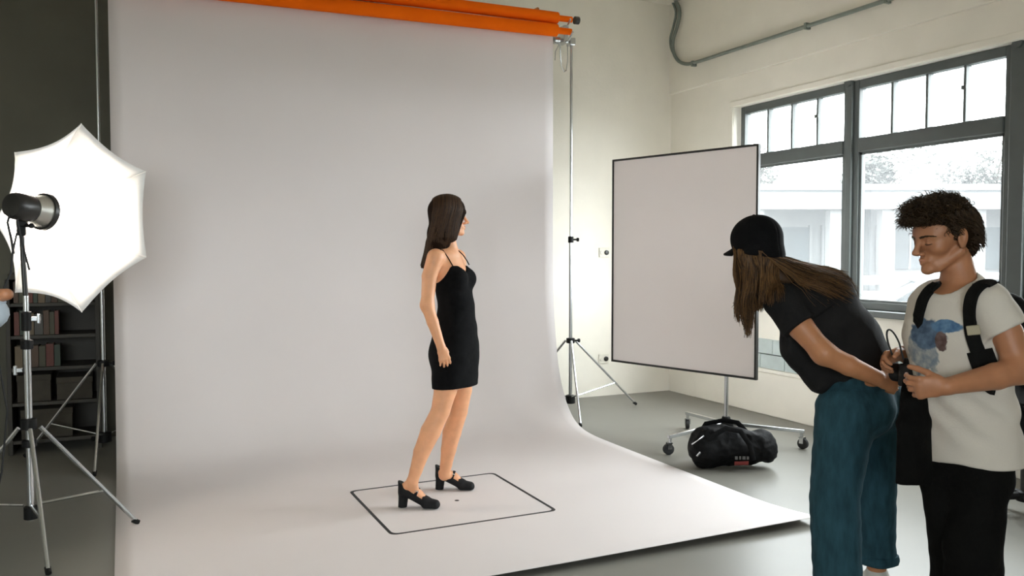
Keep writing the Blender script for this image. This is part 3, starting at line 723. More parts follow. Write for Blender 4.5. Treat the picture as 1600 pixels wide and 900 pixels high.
# ------------------------------------------------------------------ rolling stool behind the man
st = Vector((4.70, 3.12, 0))
t = thing('rolling_stool', st, 'black rolling stool on caster wheels at right edge behind the man', 'stool')
MB().lathe(st+Vector((0, 0, 0.44)), (0, 0, 1), [(0, 0.14), (0.01, 0.17), (0.05, 0.18), (0.07, 0.17), (0.08, 0.12), (0.078, 0.0)], 30).build('seat', m_bag, t, smooth=True)
MB().cyl(st+Vector((0, 0, 0.09)), st+Vector((0, 0, 0.44)), 0.024).cyl(st+Vector((0, 0, 0.09)), st+Vector((0, 0, 0.26)), 0.033).build('gas_column', m_blackmetal, t, smooth=True)
MB().lathe(st+Vector((0, 0, 0.075)), (0, 0, 1), [(0, 0.04), (0.0, 0.055), (0.05, 0.05), (0.06, 0.035)], 18).build('hub', m_black, t, smooth=True)
for k in range(5):
    a = math.radians(150+72*k); d = Vector((math.cos(a), math.sin(a), 0)); sd = Vector((-d.y, d.x, 0))
    lg = MB().tube([st+d*0.04+Vector((0, 0, 0.105)), st+d*0.26+Vector((0, 0, 0.082))], [0.024, 0.016], 8).build('leg', m_black, t, smooth=True)
    c = st+d*0.26
    MB().cyl(c+Vector((0, 0, 0.06)), c+Vector((0, 0, 0.09)), 0.012).obox(c+Vector((0, 0, 0.055)), sd*0.008, d*0.03, Vector((0, 0, 0.012))).build('caster', m_black, lg)
    for s_ in (-1, 1):
        MB().lathe(c+sd*(s_*0.019)-sd*0.009+Vector((0, 0, 0.03)), sd, [(0, 0.012), (0.0, 0.024), (0.004, 0.029), (0.014, 0.029), (0.018, 0.024), (0.018, 0.012)], 16).build('wheel', m_rubber, lg, smooth=True)

# ------------------------------------------------------------------ outside: forecourt, pavilion, trees, parked car
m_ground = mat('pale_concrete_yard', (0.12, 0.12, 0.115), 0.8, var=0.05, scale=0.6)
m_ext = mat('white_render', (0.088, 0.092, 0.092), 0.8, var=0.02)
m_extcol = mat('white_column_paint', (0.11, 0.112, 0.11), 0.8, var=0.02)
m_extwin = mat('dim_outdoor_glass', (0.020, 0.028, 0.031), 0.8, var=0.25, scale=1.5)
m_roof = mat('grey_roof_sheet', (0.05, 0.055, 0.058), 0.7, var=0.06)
GZ = -0.15
o = MB().box((XW+0.26, -40, GZ-0.2), (90, 70, GZ)).build('ground_yard', m_ground); tag(o, kind='structure')
o = MB().box((-70, -70, GZ-0.2), (XW+0.26, Y0-0.32, GZ)).build('ground_rear', m_ground); tag(o, kind='structure')
oc = at(1375, 395, 23.0); ox = RGT.copy(); od = DEEP.copy()
def op(a, b, z): return Vector((oc.x, oc.y, 0))+ox*a+od*b+Vector((0, 0, z))
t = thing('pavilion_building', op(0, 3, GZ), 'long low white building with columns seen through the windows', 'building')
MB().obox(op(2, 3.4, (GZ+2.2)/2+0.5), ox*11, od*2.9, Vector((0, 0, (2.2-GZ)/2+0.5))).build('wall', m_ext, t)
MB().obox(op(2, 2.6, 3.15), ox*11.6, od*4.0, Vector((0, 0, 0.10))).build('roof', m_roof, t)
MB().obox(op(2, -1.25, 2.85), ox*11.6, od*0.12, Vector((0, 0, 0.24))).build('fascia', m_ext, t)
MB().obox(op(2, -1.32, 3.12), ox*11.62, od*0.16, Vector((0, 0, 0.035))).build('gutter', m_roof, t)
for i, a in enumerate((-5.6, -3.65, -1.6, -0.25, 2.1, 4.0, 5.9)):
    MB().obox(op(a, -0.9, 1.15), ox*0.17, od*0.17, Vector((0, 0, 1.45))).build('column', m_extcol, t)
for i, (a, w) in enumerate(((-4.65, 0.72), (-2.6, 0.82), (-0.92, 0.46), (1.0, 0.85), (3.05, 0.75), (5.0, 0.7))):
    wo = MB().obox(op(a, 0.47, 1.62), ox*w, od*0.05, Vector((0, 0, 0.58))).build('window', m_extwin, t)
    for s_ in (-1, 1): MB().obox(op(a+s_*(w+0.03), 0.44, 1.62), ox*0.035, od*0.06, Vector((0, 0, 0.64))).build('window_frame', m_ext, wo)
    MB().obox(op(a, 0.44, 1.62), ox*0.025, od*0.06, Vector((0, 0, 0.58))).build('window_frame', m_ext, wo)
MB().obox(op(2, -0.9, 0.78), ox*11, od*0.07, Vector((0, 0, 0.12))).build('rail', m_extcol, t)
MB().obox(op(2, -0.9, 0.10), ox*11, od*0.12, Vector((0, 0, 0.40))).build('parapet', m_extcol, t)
# trees
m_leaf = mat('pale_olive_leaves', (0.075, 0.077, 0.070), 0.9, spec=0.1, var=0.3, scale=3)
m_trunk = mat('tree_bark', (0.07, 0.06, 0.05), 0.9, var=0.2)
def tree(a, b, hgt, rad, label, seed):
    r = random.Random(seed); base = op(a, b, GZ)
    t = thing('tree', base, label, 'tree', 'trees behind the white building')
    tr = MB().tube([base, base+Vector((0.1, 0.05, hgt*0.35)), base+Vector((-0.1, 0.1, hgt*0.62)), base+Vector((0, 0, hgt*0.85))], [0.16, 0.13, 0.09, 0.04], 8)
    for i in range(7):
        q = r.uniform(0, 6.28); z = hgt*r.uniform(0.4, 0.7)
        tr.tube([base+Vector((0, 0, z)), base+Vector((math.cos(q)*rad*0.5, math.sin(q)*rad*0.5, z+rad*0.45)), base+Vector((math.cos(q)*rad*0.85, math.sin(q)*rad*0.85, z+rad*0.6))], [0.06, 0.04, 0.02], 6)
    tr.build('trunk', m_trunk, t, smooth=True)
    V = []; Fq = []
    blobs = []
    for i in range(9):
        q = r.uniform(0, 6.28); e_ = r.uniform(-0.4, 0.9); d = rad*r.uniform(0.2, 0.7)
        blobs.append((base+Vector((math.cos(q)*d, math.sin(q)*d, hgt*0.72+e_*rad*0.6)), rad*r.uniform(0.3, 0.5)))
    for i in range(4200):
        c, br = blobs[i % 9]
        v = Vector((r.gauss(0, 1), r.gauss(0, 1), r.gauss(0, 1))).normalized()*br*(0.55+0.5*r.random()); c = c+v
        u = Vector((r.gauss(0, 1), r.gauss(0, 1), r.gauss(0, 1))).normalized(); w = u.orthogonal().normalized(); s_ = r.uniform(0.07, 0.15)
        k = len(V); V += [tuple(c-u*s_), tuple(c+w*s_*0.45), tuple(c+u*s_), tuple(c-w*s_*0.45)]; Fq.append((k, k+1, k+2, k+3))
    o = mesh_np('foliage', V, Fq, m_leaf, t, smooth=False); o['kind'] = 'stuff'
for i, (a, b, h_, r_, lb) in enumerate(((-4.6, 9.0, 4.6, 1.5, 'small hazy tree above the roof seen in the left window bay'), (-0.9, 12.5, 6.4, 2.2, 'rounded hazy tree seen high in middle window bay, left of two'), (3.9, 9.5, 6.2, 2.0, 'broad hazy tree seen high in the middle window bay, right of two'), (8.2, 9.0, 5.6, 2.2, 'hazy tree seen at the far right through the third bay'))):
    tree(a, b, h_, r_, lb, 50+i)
# parked white car
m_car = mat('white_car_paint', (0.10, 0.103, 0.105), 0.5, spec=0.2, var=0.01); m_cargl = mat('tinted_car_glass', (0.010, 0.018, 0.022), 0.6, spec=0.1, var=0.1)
cc = at(1512, 470, 9.2); cdir = (RGT*0.93-DEEP*0.36).normalized(); csid = Vector((-cdir.y, cdir.x, 0))
cb = Vector((cc.x, cc.y, GZ))
t = thing('parked_car', cb, 'white parked car seen through the middle window bay', 'car')
def cp(a, s_, z): return cb+cdir*a+csid*s_+Vector((0, 0, z))
def car_loft(name, m, rows, inset=0.0):
    """rows: list of (a, zlow, zhigh, half width low, half width high)"""
    mb = MB(); V = []; Fq = []
    for (a, z0, z1, w0, w1) in rows:
        V += [cp(a, -w0, z0), cp(a, -w1, z1), cp(a, w1, z1), cp(a, w0, z0)]
    for i in range(len(rows)-1):
        k = i*4
        for j in range(4): Fq.append((k+j, k+(j+1) % 4, k+4+(j+1) % 4, k+4+j))
    Fq.append((3, 2, 1, 0)); k = (len(rows)-1)*4; Fq.append((k, k+1, k+2, k+3))
    return mb.add(V, Fq).build(name, m, t, smooth=True, bevel=0.04, angle=35)
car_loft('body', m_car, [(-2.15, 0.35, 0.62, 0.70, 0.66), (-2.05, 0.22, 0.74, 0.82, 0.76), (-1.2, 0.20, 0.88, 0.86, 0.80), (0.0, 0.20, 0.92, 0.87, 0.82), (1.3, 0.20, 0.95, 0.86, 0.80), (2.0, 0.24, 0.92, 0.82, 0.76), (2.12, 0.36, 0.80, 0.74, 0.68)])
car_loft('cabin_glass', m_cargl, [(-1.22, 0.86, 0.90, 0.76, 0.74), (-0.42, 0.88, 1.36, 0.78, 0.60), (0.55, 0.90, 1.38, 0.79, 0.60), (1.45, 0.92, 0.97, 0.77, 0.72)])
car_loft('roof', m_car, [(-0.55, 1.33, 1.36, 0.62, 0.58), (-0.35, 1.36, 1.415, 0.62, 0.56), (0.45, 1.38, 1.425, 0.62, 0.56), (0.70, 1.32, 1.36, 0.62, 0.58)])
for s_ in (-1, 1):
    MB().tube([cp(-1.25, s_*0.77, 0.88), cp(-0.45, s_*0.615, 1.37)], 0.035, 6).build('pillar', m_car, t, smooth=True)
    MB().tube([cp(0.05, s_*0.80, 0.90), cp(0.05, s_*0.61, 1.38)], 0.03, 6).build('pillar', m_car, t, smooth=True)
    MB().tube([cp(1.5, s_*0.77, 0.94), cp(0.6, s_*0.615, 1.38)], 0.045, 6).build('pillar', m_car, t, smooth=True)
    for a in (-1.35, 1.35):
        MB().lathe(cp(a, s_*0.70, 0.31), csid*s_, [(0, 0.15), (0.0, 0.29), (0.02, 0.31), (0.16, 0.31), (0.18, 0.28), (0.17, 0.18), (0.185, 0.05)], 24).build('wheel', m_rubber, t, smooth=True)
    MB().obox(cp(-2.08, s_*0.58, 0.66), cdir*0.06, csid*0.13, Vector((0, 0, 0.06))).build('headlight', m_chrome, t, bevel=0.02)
# ------------------------------------------------------------------ people: shared builders
ZV = Vector((0, 0, 1))
def skin_mat(name, col):
    m = mat(name, col, 0.5, var=0.07, scale=18, bump=0.05, bscale=140)
    b = m.node_tree.nodes['Principled BSDF']
    b.inputs['Subsurface Weight'].default_value = 0.12
    b.inputs['Subsurface Radius'].default_value = (0.012, 0.005, 0.003); b.inputs['Subsurface Scale'].default_value = 1.0
    return m
def frame(f, up=ZV):
    f = Vector(f).normalized(); u = (Vector(up)-f*Vector(up).dot(f)).normalized(); return f, u.cross(f), u     # forward, left, up
def head_prims(o, f, l, u, s=1.0, male=False, ear=True):
    """o: centre of the head between the ears; f, l, u: forward, left and up"""
    o = Vector(o)
    def h(a, b, c): return o+(f*a+l*b+u*c)*s
    ax = (f, l, u); P = []
    P.append(ell(h(-0.012, 0, 0.036), (0.096*s, 0.075*s, 0.084*s), ax, k=0.02))
    P.append(ell(h(0.035, 0, 0.03), (0.055*s, 0.062*s, 0.06*s), ax, k=0.03))
    P.append(ecap(h(0.034, 0, -0.005), h(0.048, 0, -0.072), 0.047*s, 0.030*s, l, 0.059*s, 0.036*s, k=0.02))
    for q in (-1, 1):
        P.append(ecap(h(-0.016, q*0.054, -0.045), h(0.052, q*0.022, -0.088), 0.018*s, 0.017*s, k=0.018))
        P.append(ell(h(0.052, q*0.040, -0.020), (0.026*s, 0.022*s, 0.022*s), ax, k=0.02))
        P.append(ecap(h(0.083, q*0.012, 0.021), h(0.066, q*0.046, 0.020), (0.010 if male else 0.007)*s, 0.008*s, k=0.015))
    P.append(ell(h(0.076, 0, -0.093), (0.020*s, 0.022*s, 0.018*s), ax, k=0.016))
    for q in (-1, 1): P.append(ell(h(0.093, q*0.031, 0.004), (0.016*s, 0.017*s, 0.011*s), ax, k=0.010, op='s'))
    for q in (-1, 1): P.append(ell(h(0.071, q*0.031, 0.003), (0.0145*s,)*3, ax, k=0.004))
    P.append(ecap(h(0.087, 0, 0.014), h(0.109, 0, -0.022), 0.0078*s, 0.0095*s, k=0.010))
    P.append(ell(h(0.113, 0, -0.028), (0.0115*s, 0.0105*s, 0.0095*s), ax, k=0.006))
    for q in (-1, 1): P.append(ell(h(0.098, q*0.0125, -0.034), (0.011*s, 0.007*s, 0.0075*s), ax, k=0.006))
    P.append(ell(h(0.076, 0, -0.060), (0.013*s, 0.026*s, 0.018*s), ax, k=0.02))
    for q in (-1, 1):
        P.append(ecap(h(0.0955, 0, -0.0555), h(0.083, q*0.021, -0.0605), 0.0055*s, 0.003*s, k=0.006))
        P.append(ecap(h(0.0935, 0, -0.0675), h(0.082, q*0.019, -0.0625), 0.0062*s, 0.003*s, k=0.006))
    P.append(ecap(h(0.103, 0.020, -0.062), h(0.103, -0.020, -0.062), 0.0028*s, k=0.004, op='s'))
    if ear:
        for q in (-1, 1):
            et = (u*0.95-f*0.25).normalized(); ef = (f*0.95+u*0.25).normalized()
            P.append(ell(h(-0.016, q*0.078, 0.000), (0.019*s, 0.008*s, 0.032*s), (ef, l, et), k=0.008))
            P.append(ell(h(-0.010, q*0.087, 0.004), (0.010*s, 0.006*s, 0.018*s), (ef, l, et), k=0.005, op='s'))
            P.append(ell(h(-0.012, q*0.076, -0.027), (0.009*s, 0.006*s, 0.010*s), (ef, l, et), k=0.006))
    return P, h
def hand_prims(w, d, n, t, s=1.0, curl=(0.35, 0.45, 0.3), spread=0.06, thumb=0.5, tcurl=0.3):
    """w wrist, d towards the fingers, n palm side, t thumb side"""
    w = Vector(w); d = Vector(d).normalized(); n = Vector(n); n = (n-d*n.dot(d)).normalized(); t0 = Vector(t); t = n.cross(d); t = t if t.dot(t0) > 0 else -t
    def h(a, b, c): return w+(d*a+t*b+n*c)*s
    P = [ecap(h(-0.01, 0, 0), h(0.03, 0, 0), 0.019*s, 0.016*s, t, 0.026*s, 0.032*s, k=0.012),
         ecap(h(0.03, 0.002, 0), h(0.085, 0, 0), 0.016*s, 0.0125*s, t, 0.036*s, 0.042*s, k=0.012),
         ell(h(0.035, 0.022, 0.010), (0.028*s, 0.016*s, 0.014*s), (d, t, n), k=0.012)]
    for i, (o, ln) in enumerate(((0.031, 0.072), (0.0105, 0.080), (-0.0105, 0.074), (-0.031, 0.058))):
        p = h(0.085-(0.008 if i == 3 else 0.003*abs(i-1)), o, 0); a = 0.0; r = 0.0092 if i < 3 else 0.008
        dd = (d+t*(o/0.03*spread)).normalized()
        for j, fr in enumerate((0.45, 0.31, 0.24)):
            a += curl[j]*(1+0.12*i); q = p+(dd*math.cos(a)+n*math.sin(a))*(ln*fr*s)
            P.append(ecap(p, q, (r-0.0008*j)*s, (r-0.0008*(j+1))*s, k=0.0035 if j else 0.008)); p = q
    p = h(0.022, 0.026, 0.006); dd = (d*0.72+t*thumb+n*0.45).normalized()
    for j, ln in enumerate((0.040, 0.033, 0.026)):
        q = p+dd*ln*s; P.append(ecap(p, q, (0.0125-0.0012*j)*s, (0.0115-0.0014*j)*s, k=0.010 if j == 0 else 0.004)); p = q
        dd = (dd+(d*0.6-t*0.35+n*0.25)*tcurl).normalized()
    return P
def limb(pts, rs, k=0.03, kj=0.007):
    return [ecap(pts[i], pts[i+1], rs[i], rs[i+1], k=k if i == 0 else kj) for i in range(len(pts)-1)]
def fvals(prims, P):
    x, y, z = P[:, 0], P[:, 1], P[:, 2]; F = np.full(len(P), 0.2, np.float32)
    for (op, f, lo, hi, k) in prims:
        d = f(x, y, z)
        if op == 'u': q = np.clip(0.5+0.5*(F-d)/k, 0, 1); F = F*(1-q)+d*q-k*q*(1-q)
        elif op == 's': q = np.clip(0.5-0.5*(F+d)/k, 0, 1); F = F*(1-q)-d*q+k*q*(1-q)
    return F
def push(prims, curves, off=0.001, both=False, it=3):
    """moves curve points out of (or onto) the surface of the shapes"""
    n = [len(c) for c in curves]; P = np.array([list(p) for c in curves for p in c], np.float32); e = 0.003
    O = np.concatenate([np.full(k, off*rr_) for k, rr_ in zip(n, np.random.RandomState(3).uniform(0.2, 1.8, len(n)))])
    for _ in range(it):
        v = fvals(prims, P); g = np.stack([fvals(prims, P+np.eye(3, dtype=np.float32)[i]*e)-v for i in range(3)], 1)/e
        g /= np.maximum(np.linalg.norm(g, axis=1, keepdims=True), 1e-4)
        m = O-v
        if not both: m = np.maximum(m, 0)
        P = P+g*np.clip(m, -0.03, 0.05)[:, None]
    out = []; i = 0
    for k in n: out.append([Vector(p) for p in P[i:i+k].tolist()]); i += k
    return out
def vec(prims, p):
    """field value of a list of shapes at one point"""
    x, y, z = (np.array([[[c]]], np.float32) for c in p); F = 0.2
    for (op, f, lo, hi, k) in prims:
        d = float(f(x, y, z).ravel()[0])
        if op == 'u': q = min(1, max(0, 0.5+0.5*(F-d)/k)); F = F*(1-q)+d*q-k*q*(1-q)
        elif op == 's': q = min(1, max(0, 0.5-0.5*(F+d)/k)); F = F*(1-q)-d*q+k*q*(1-q)
    return F
def on_skin(prims, px, py, d0, off=0.006, span=0.5):
    """first point of the shapes met along the line of sight, lifted off by off"""
    d = d0-span
    while d < d0+span:
        p = at(px, py, d); v = vec(prims, p)
        if v < 0.001: return at(px, py, d-off)
        d += max(0.002, v*0.6)
    return at(px, py, d0)
def ribbon(name, m, parent, pts, prims, w, th=0.006, side=None, sub=4):
    """flat strap lying on the shapes: follows points, faces along the surface normal"""
    p = [Vector(q) for q in pts]; out = []
    for i in range(len(p)-1):
        p0, p1, p2, p3 = p[max(i-1, 0)], p[i], p[i+1], p[min(i+2, len(p)-1)]
        for j in range(sub):
            u = j/sub; out.append(0.5*((p1*2)+(p2-p0)*u+(p0*2-p1*5+p2*4-p3)*u*u+(p1*3-p0-p2*3+p3)*u**3))
    out.append(p[-1]); P = np.array([list(q) for q in out], np.float32); e = 0.01
    g = np.stack([fvals(prims, P+np.eye(3, dtype=np.float32)[i]*e)-fvals(prims, P-np.eye(3, dtype=np.float32)[i]*e) for i in range(3)], 1)
    V = []; F = []; k = len(out)
    for i, q in enumerate(out):
        n = Vector(g[i].tolist()); n = n.normalized() if n.length > 1e-5 else Vector((0, -1, 0))
        d = (out[min(i+1, k-1)]-out[max(i-1, 0)]).normalized(); s_ = d.cross(n).normalized(); n = s_.cross(d).normalized()
        for (a, b) in ((-1, -1), (1, -1), (1, 1), (-1, 1)): V.append(tuple(q+s_*w*a*(1 if b < 0 else 0.92)+n*th*0.5*b))
    for i in range(k-1):
        for j in range(4): F.append((i*4+j, i*4+(j+1) % 4, i*4+4+(j+1) % 4, i*4+4+j))
    F += [(3, 2, 1, 0), ((k-1)*4, (k-1)*4+1, (k-1)*4+2, (k-1)*4+3)]
    return mesh_np(name, V, F, m, parent, smooth=False)
def strands(name, m, parent, curves, r, n=4, taper=0.35):
    """curves: lists of points; thin tapered locks in one mesh"""
    V = []; F = []
    for c in curves:
        k = len(c); c = [Vector(p) for p in c]; o = len(V); a = None
        for i, p in enumerate(c):
            d = (c[min(i+1, k-1)]-c[max(i-1, 0)]).normalized(); a = d.orthogonal() if a is None else a-d*a.dot(d)
            a = a.normalized() if a.length > 1e-6 else d.orthogonal().normalized(); b = d.cross(a)
            ri = r*(1-(1-taper)*(i/(k-1))**1.5)*(0.5 if i == 0 else 1)
            for j in range(n):
                q = 2*math.pi*j/n; V.append(tuple(p+(a*math.cos(q)+b*math.sin(q))*ri))
        for i in range(k-1):
            for j in range(n): F.append((o+i*n+j, o+i*n+(j+1) % n, o+(i+1)*n+(j+1) % n, o+(i+1)*n+j))
    return mesh_np(name, V, F, m, parent)
def curve3(p0, p1, p2, p3=None, k=8):
    if p3 is None: return arc(p0, p1, p2, k)
    out = []
    for j in range(k+1):
        s = j/k; out.append(p0*(1-s)**3+p1*3*s*(1-s)**2+p2*3*s*s*(1-s)+p3*s**3)
    return out
def smin(a, b, k):
    q = np.clip(0.5+0.5*(a-b)/k, 0, 1); return a*(1-q)+b*q-k*q*(1-q)
def smax(a, b, k=0.008): return -smin(-a, -b, k)
def asb(p): return ('b',)+p[1:]
def plane(x, y, z, p, n): return (x-p.x)*n.x+(y-p.y)*n.y+(z-p.z)*n.z
def clampv(x, a, b): return np.clip((x-a)/(b-a), 0, 1)

# ------------------------------------------------------------------ the model in the black dress
m_skin = skin_mat('tan_skin', (0.78, 0.385, 0.205)); m_lip = mat('lip_skin', (0.50, 0.20, 0.15), 0.4)
def hair_mat(name, ca, cb, rough=0.5):
    m = mat(name, ca, rough, var=0.3, scale=30, spec=0.25); nt = m.node_tree; b = nt.nodes['Principled BSDF']
    g = nt.nodes.new('ShaderNodeNewGeometry'); rp = nt.nodes.new('ShaderNodeValToRGB')
    rp.color_ramp.elements[0].color = ca+(1,); rp.color_ramp.elements[1].color = cb+(1,)
    nt.links.new(g.outputs['Random Per Island'], rp.inputs['Fac']); nt.links.new(rp.outputs['Color'], b.inputs['Base Color'])
    return m
m_hair = hair_mat('dark_brown_hair', (0.018, 0.009, 0.005), (0.072, 0.034, 0.014))
m_hairbase = mat('dark_brown_hair_mass', (0.014, 0.007, 0.004), 0.8, var=0.3, spec=0.08)
m_dress = mat('black_velvet', (0.004, 0.004, 0.0045), 0.9, var=0.3, scale=25, bump=0.25, bscale=45, spec=0.12)
m_shoe = mat('black_suede', (0.008, 0.008, 0.009), 0.75, var=0.2, spec=0.3)
m_buckle = mat('silver_buckle', (0.6, 0.6, 0.6), 0.3, 1.0)
D0 = 5.07
def Pm(px, py, b=0.0): return at(px, py, D0+b)
Fm = (RGT*0.90-DEEP*0.42).normalized(); Lm = (RGT*0.42+DEEP*0.90).normalized()
base = Vector((1.72, 4.78, 0.008))
t = thing('person', base, 'woman in short black slip dress and block heels standing on the white paper', 'person')
chest = Pm(704, 430)
torso = [ecap(Pm(684, 402, -0.12), Pm(712, 401, 0.12), 0.036, k=0.03),
         ecap(Pm(701, 404), Pm(706, 432), 0.072, 0.094, Lm, 0.118, 0.132, k=0.03),
         ecap(Pm(706, 432), Pm(713, 478), 0.094, 0.098, Lm, 0.132, 0.112, k=0.010),
         ecap(Pm(713, 478), Pm(711, 540), 0.100, 0.120, Lm, 0.112, 0.160, k=0.010),
         ecap(Pm(711, 540), Pm(712, 582), 0.120, 0.105, Lm, 0.160, 0.15, k=0.010)]
for q in (-1, 1):
    torso.append(ell(Pm(709, 436)+Fm*0.066+Lm*q*0.058, (0.042, 0.050, 0.052), (Fm, Lm, ZV), k=0.03))
    torso.append(ell(Pm(706, 552)-Fm*0.036+Lm*q*0.062, (0.070, 0.075, 0.085), (Fm, Lm, ZV), k=0.03))
nh, fhp = Pm(703, 562, -0.085), Pm(716, 562, 0.085)
near_leg = [nh, Pm(696, 609, -0.10), Pm(688, 643, -0.12), Pm(673, 674, -0.135), Pm(659, 706, -0.15), Pm(650, 735, -0.165), Pm(644, 753, -0.17)]
far_leg = [fhp, Pm(721, 609, 0.12), Pm(717, 643, 0.14), Pm(706, 676, 0.16), Pm(701, 702, 0.175), Pm(697, 726, 0.185), Pm(694, 742, 0.19)]
legs = limb(near_leg, [0.088, 0.067, 0.055, 0.059, 0.048, 0.036, 0.032])+limb(far_leg, [0.088, 0.064, 0.053, 0.057, 0.047, 0.037, 0.032])
HF = frame(RGT*0.97+DEEP*0.24+ZV*-0.02)
hp, hh = head_prims(Pm(702, 339.5), HF[0], HF[1], HF[2], 0.98)
neck = [ecap(hh(-0.026, 0, -0.05), Pm(702, 396), 0.046, 0.056, k=0.018)]
sh, el_, wr_ = Pm(680, 402, -0.145), Pm(667.5, 477, -0.185), Pm(689.5, 543, -0.20)
arm = limb([sh, Pm(671, 432, -0.16), el_], [0.049, 0.044, 0.036])+limb([el_, Pm(676, 503, -0.19), wr_], [0.036, 0.034, 0.025])
hnd = hand_prims(wr_, Pm(700, 580, -0.20)-wr_, DEEP*0.9-RGT*0.3, RGT, 0.84, curl=(0.25, 0.35, 0.25), thumb=0.35)
fsh, fel, fwr = Pm(716, 402, 0.145), Pm(727, 476, 0.19), Pm(722, 540, 0.15)
arm2 = limb([fsh, fel], [0.046, 0.036])+limb([fel, fwr], [0.036, 0.025])
hnd2 = hand_prims(fwr, Vector((0.05, 0, -1)), -DEEP, RGT, 0.84)
# feet and shoes
def shoe_frame(heel, toe):
    d = Vector((toe[0]-heel[0], toe[1]-heel[1], 0)).normalized(); sd = Vector((-d.y, d.x, 0)); o = Vector((heel[0], heel[1], 0.0075))
    return lambda x, s_, z: o+d*x+sd*s_+ZV*z, d, sd
feet = []; shoe_specs = []
for (hl, to, ank) in (((1.452, 4.735), (1.70, 4.58), near_leg[-1]), ((1.775, 4.995), (2.03, 4.86), far_leg[-1])):
    q, d, sd = shoe_frame(hl, to); shoe_specs.append((q, d, sd))
    feet += [ecap(ank, q(0.040, 0, 0.115), 0.031, 0.027, k=0.012), ecap(ank, q(0.10, 0, 0.092), 0.030, 0.027, k=0.012), ecap(q(0.045, 0, 0.115), q(0.12, 0, 0.075), 0.027, 0.026, k=0.012), ecap(q(0.12, 0, 0.075), q(0.185, 0, 0.032), 0.026, 0.018, sd, 0.032, 0.034, k=0.02)]
body = torso+neck+legs+arm+arm2+hnd+hnd2+feet+hp
sculpt('body', body, 0.0045, m_skin, t, fine=[(hh(0.01, 0, 0.0), (0.14, 0.14, 0.125)), (Pm(697, 565, -0.19), (0.08, 0.08, 0.10))])
# dress
skirt = [ecap(Pm(711, 520), Pm(712, 552), 0.118, 0.126, Lm, 0.155, 0.172, k=0.03), ecap(Pm(711, 552), Pm(713, 604), 0.124, 0.118, Lm, 0.172, 0.160, k=0.03)]
drs = grow(torso[1:], 0.007)+skirt+[ecap(nh, near_leg[1], 0.094, 0.078, k=0.04), ecap(fhp, far_leg[1], 0.094, 0.076, k=0.04)]
zA = Pm(704, 441).z; zh = Pm(712, 603).z; wvd = wavy(11, (22, 22, 40), 6)
def dress_post(F, x, y, z):
    c = chest; s_ = (x-c.x)*Fm.x+(y-c.y)*Fm.y; l_ = (x-c.x)*Lm.x+(y-c.y)*Lm.y
    top = zA+0.100*clampv(s_, -0.05, 0.06)-0.040*np.maximum(0, 1-np.abs(l_)/0.05)*clampv(s_, 0.0, 0.05)-0.05*clampv(np.abs(l_), 0.095, 0.14)
    F = F+0.0035*wvd(x, y, z)*clampv(zA-z, -0.02, 0.25)
    F = smax(F, z-top, 0.006); return smax(F, zh+0.035*s_-z, 0.006)
dr = sculpt('dress', drs, 0.0045, m_dress, t, post=dress_post)
for pts in ([(709, 419), (706, 413), (701.5, 405), (697, 398), (692, 391)], [(733, 414), (730, 408), (724, 399), (717, 392)]):
    pth = [on_skin(torso+neck, a, b, D0, 0.003) for (a, b) in pts]
    last = pth[-1]; pth += [last-Fm*0.03+ZV*0.004, last-Fm*0.07-ZV*0.03, last-Fm*0.09-ZV*0.10]
    MB().tube(pth, 0.0034, 6).build('strap', m_dress, dr, smooth=True)
# shoes
for (q, d, sd) in shoe_specs:
    sp = [ecap(q(0.026, 0, 0.004), q(0.032, 0, 0.078), 0.026, 0.029, sd, 0.027, 0.030, k=0.008),
          ecap(q(0.032, 0, 0.090), q(0.150, 0, 0.030), 0.016, 0.016, sd, 0.029, 0.037, k=0.012),
          ecap(q(0.160, 0, 0.016), q(0.232, 0, 0.016), 0.016, 0.015, sd, 0.041, 0.036, k=0.01),
          ecap(q(0.165, 0, 0.036), q(0.224, 0, 0.028), 0.024, 0.020, sd, 0.043, 0.037, k=0.015),
          ecap(q(0.038, 0, 0.095), q(0.034, 0, 0.150), 0.036, 0.035, sd, 0.036, 0.034, k=0.015),
          ecap(q(0.04, 0, 0.105), q(0.165, 0, 0.042), 0.032, 0.026, sd, 0.038, 0.042, k=0.015)]
    o3 = q(0, 0, 0)
    def sp_post(F, x, y, z, o3=o3, d=d):
        a_ = (x-o3.x)*d.x+(y-o3.y)*d.y; zz_ = z-o3.z
        lim = np.where(a_ > 0.150, 0.10, np.maximum(0.158-0.66*a_, 0.052))
        F = smax(F, (zz_-lim)*0.8, 0.004); return np.maximum(F, 0.0085-z)
    s_ = sculpt('shoe', sp, 0.003, m_shoe, t, post=sp_post)
    foot_now = feet
    pts = []
    for j in range(13):
        a = math.pi*(j/12); pts.append(q(0.108+0.012*math.sin(a), -math.cos(a)*0.040, 0.072+0.043*math.sin(a)))
    MB().tube(pts, 0.003, 8, flat=3.0, up=d).build('ankle_strap', m_shoe, s_, smooth=True)
    bk = MB(); cb_ = q(0.116, -0.030, 0.103); dx_ = d; dz_ = (ZV*0.7-sd*0.7).normalized(); out_ = dx_.cross(dz_)
    out_ = out_ if out_.dot(sd) < 0 else -out_
    ring = [cb_+out_*0.004+(dx_*math.cos(a)*0.011+dz_*math.sin(a)*0.012) for a in [2*math.pi*i/12 for i in range(13)]]
    bk.tube(ring, 0.0022, 6); bk.build('buckle', m_buckle, s_, smooth=True)
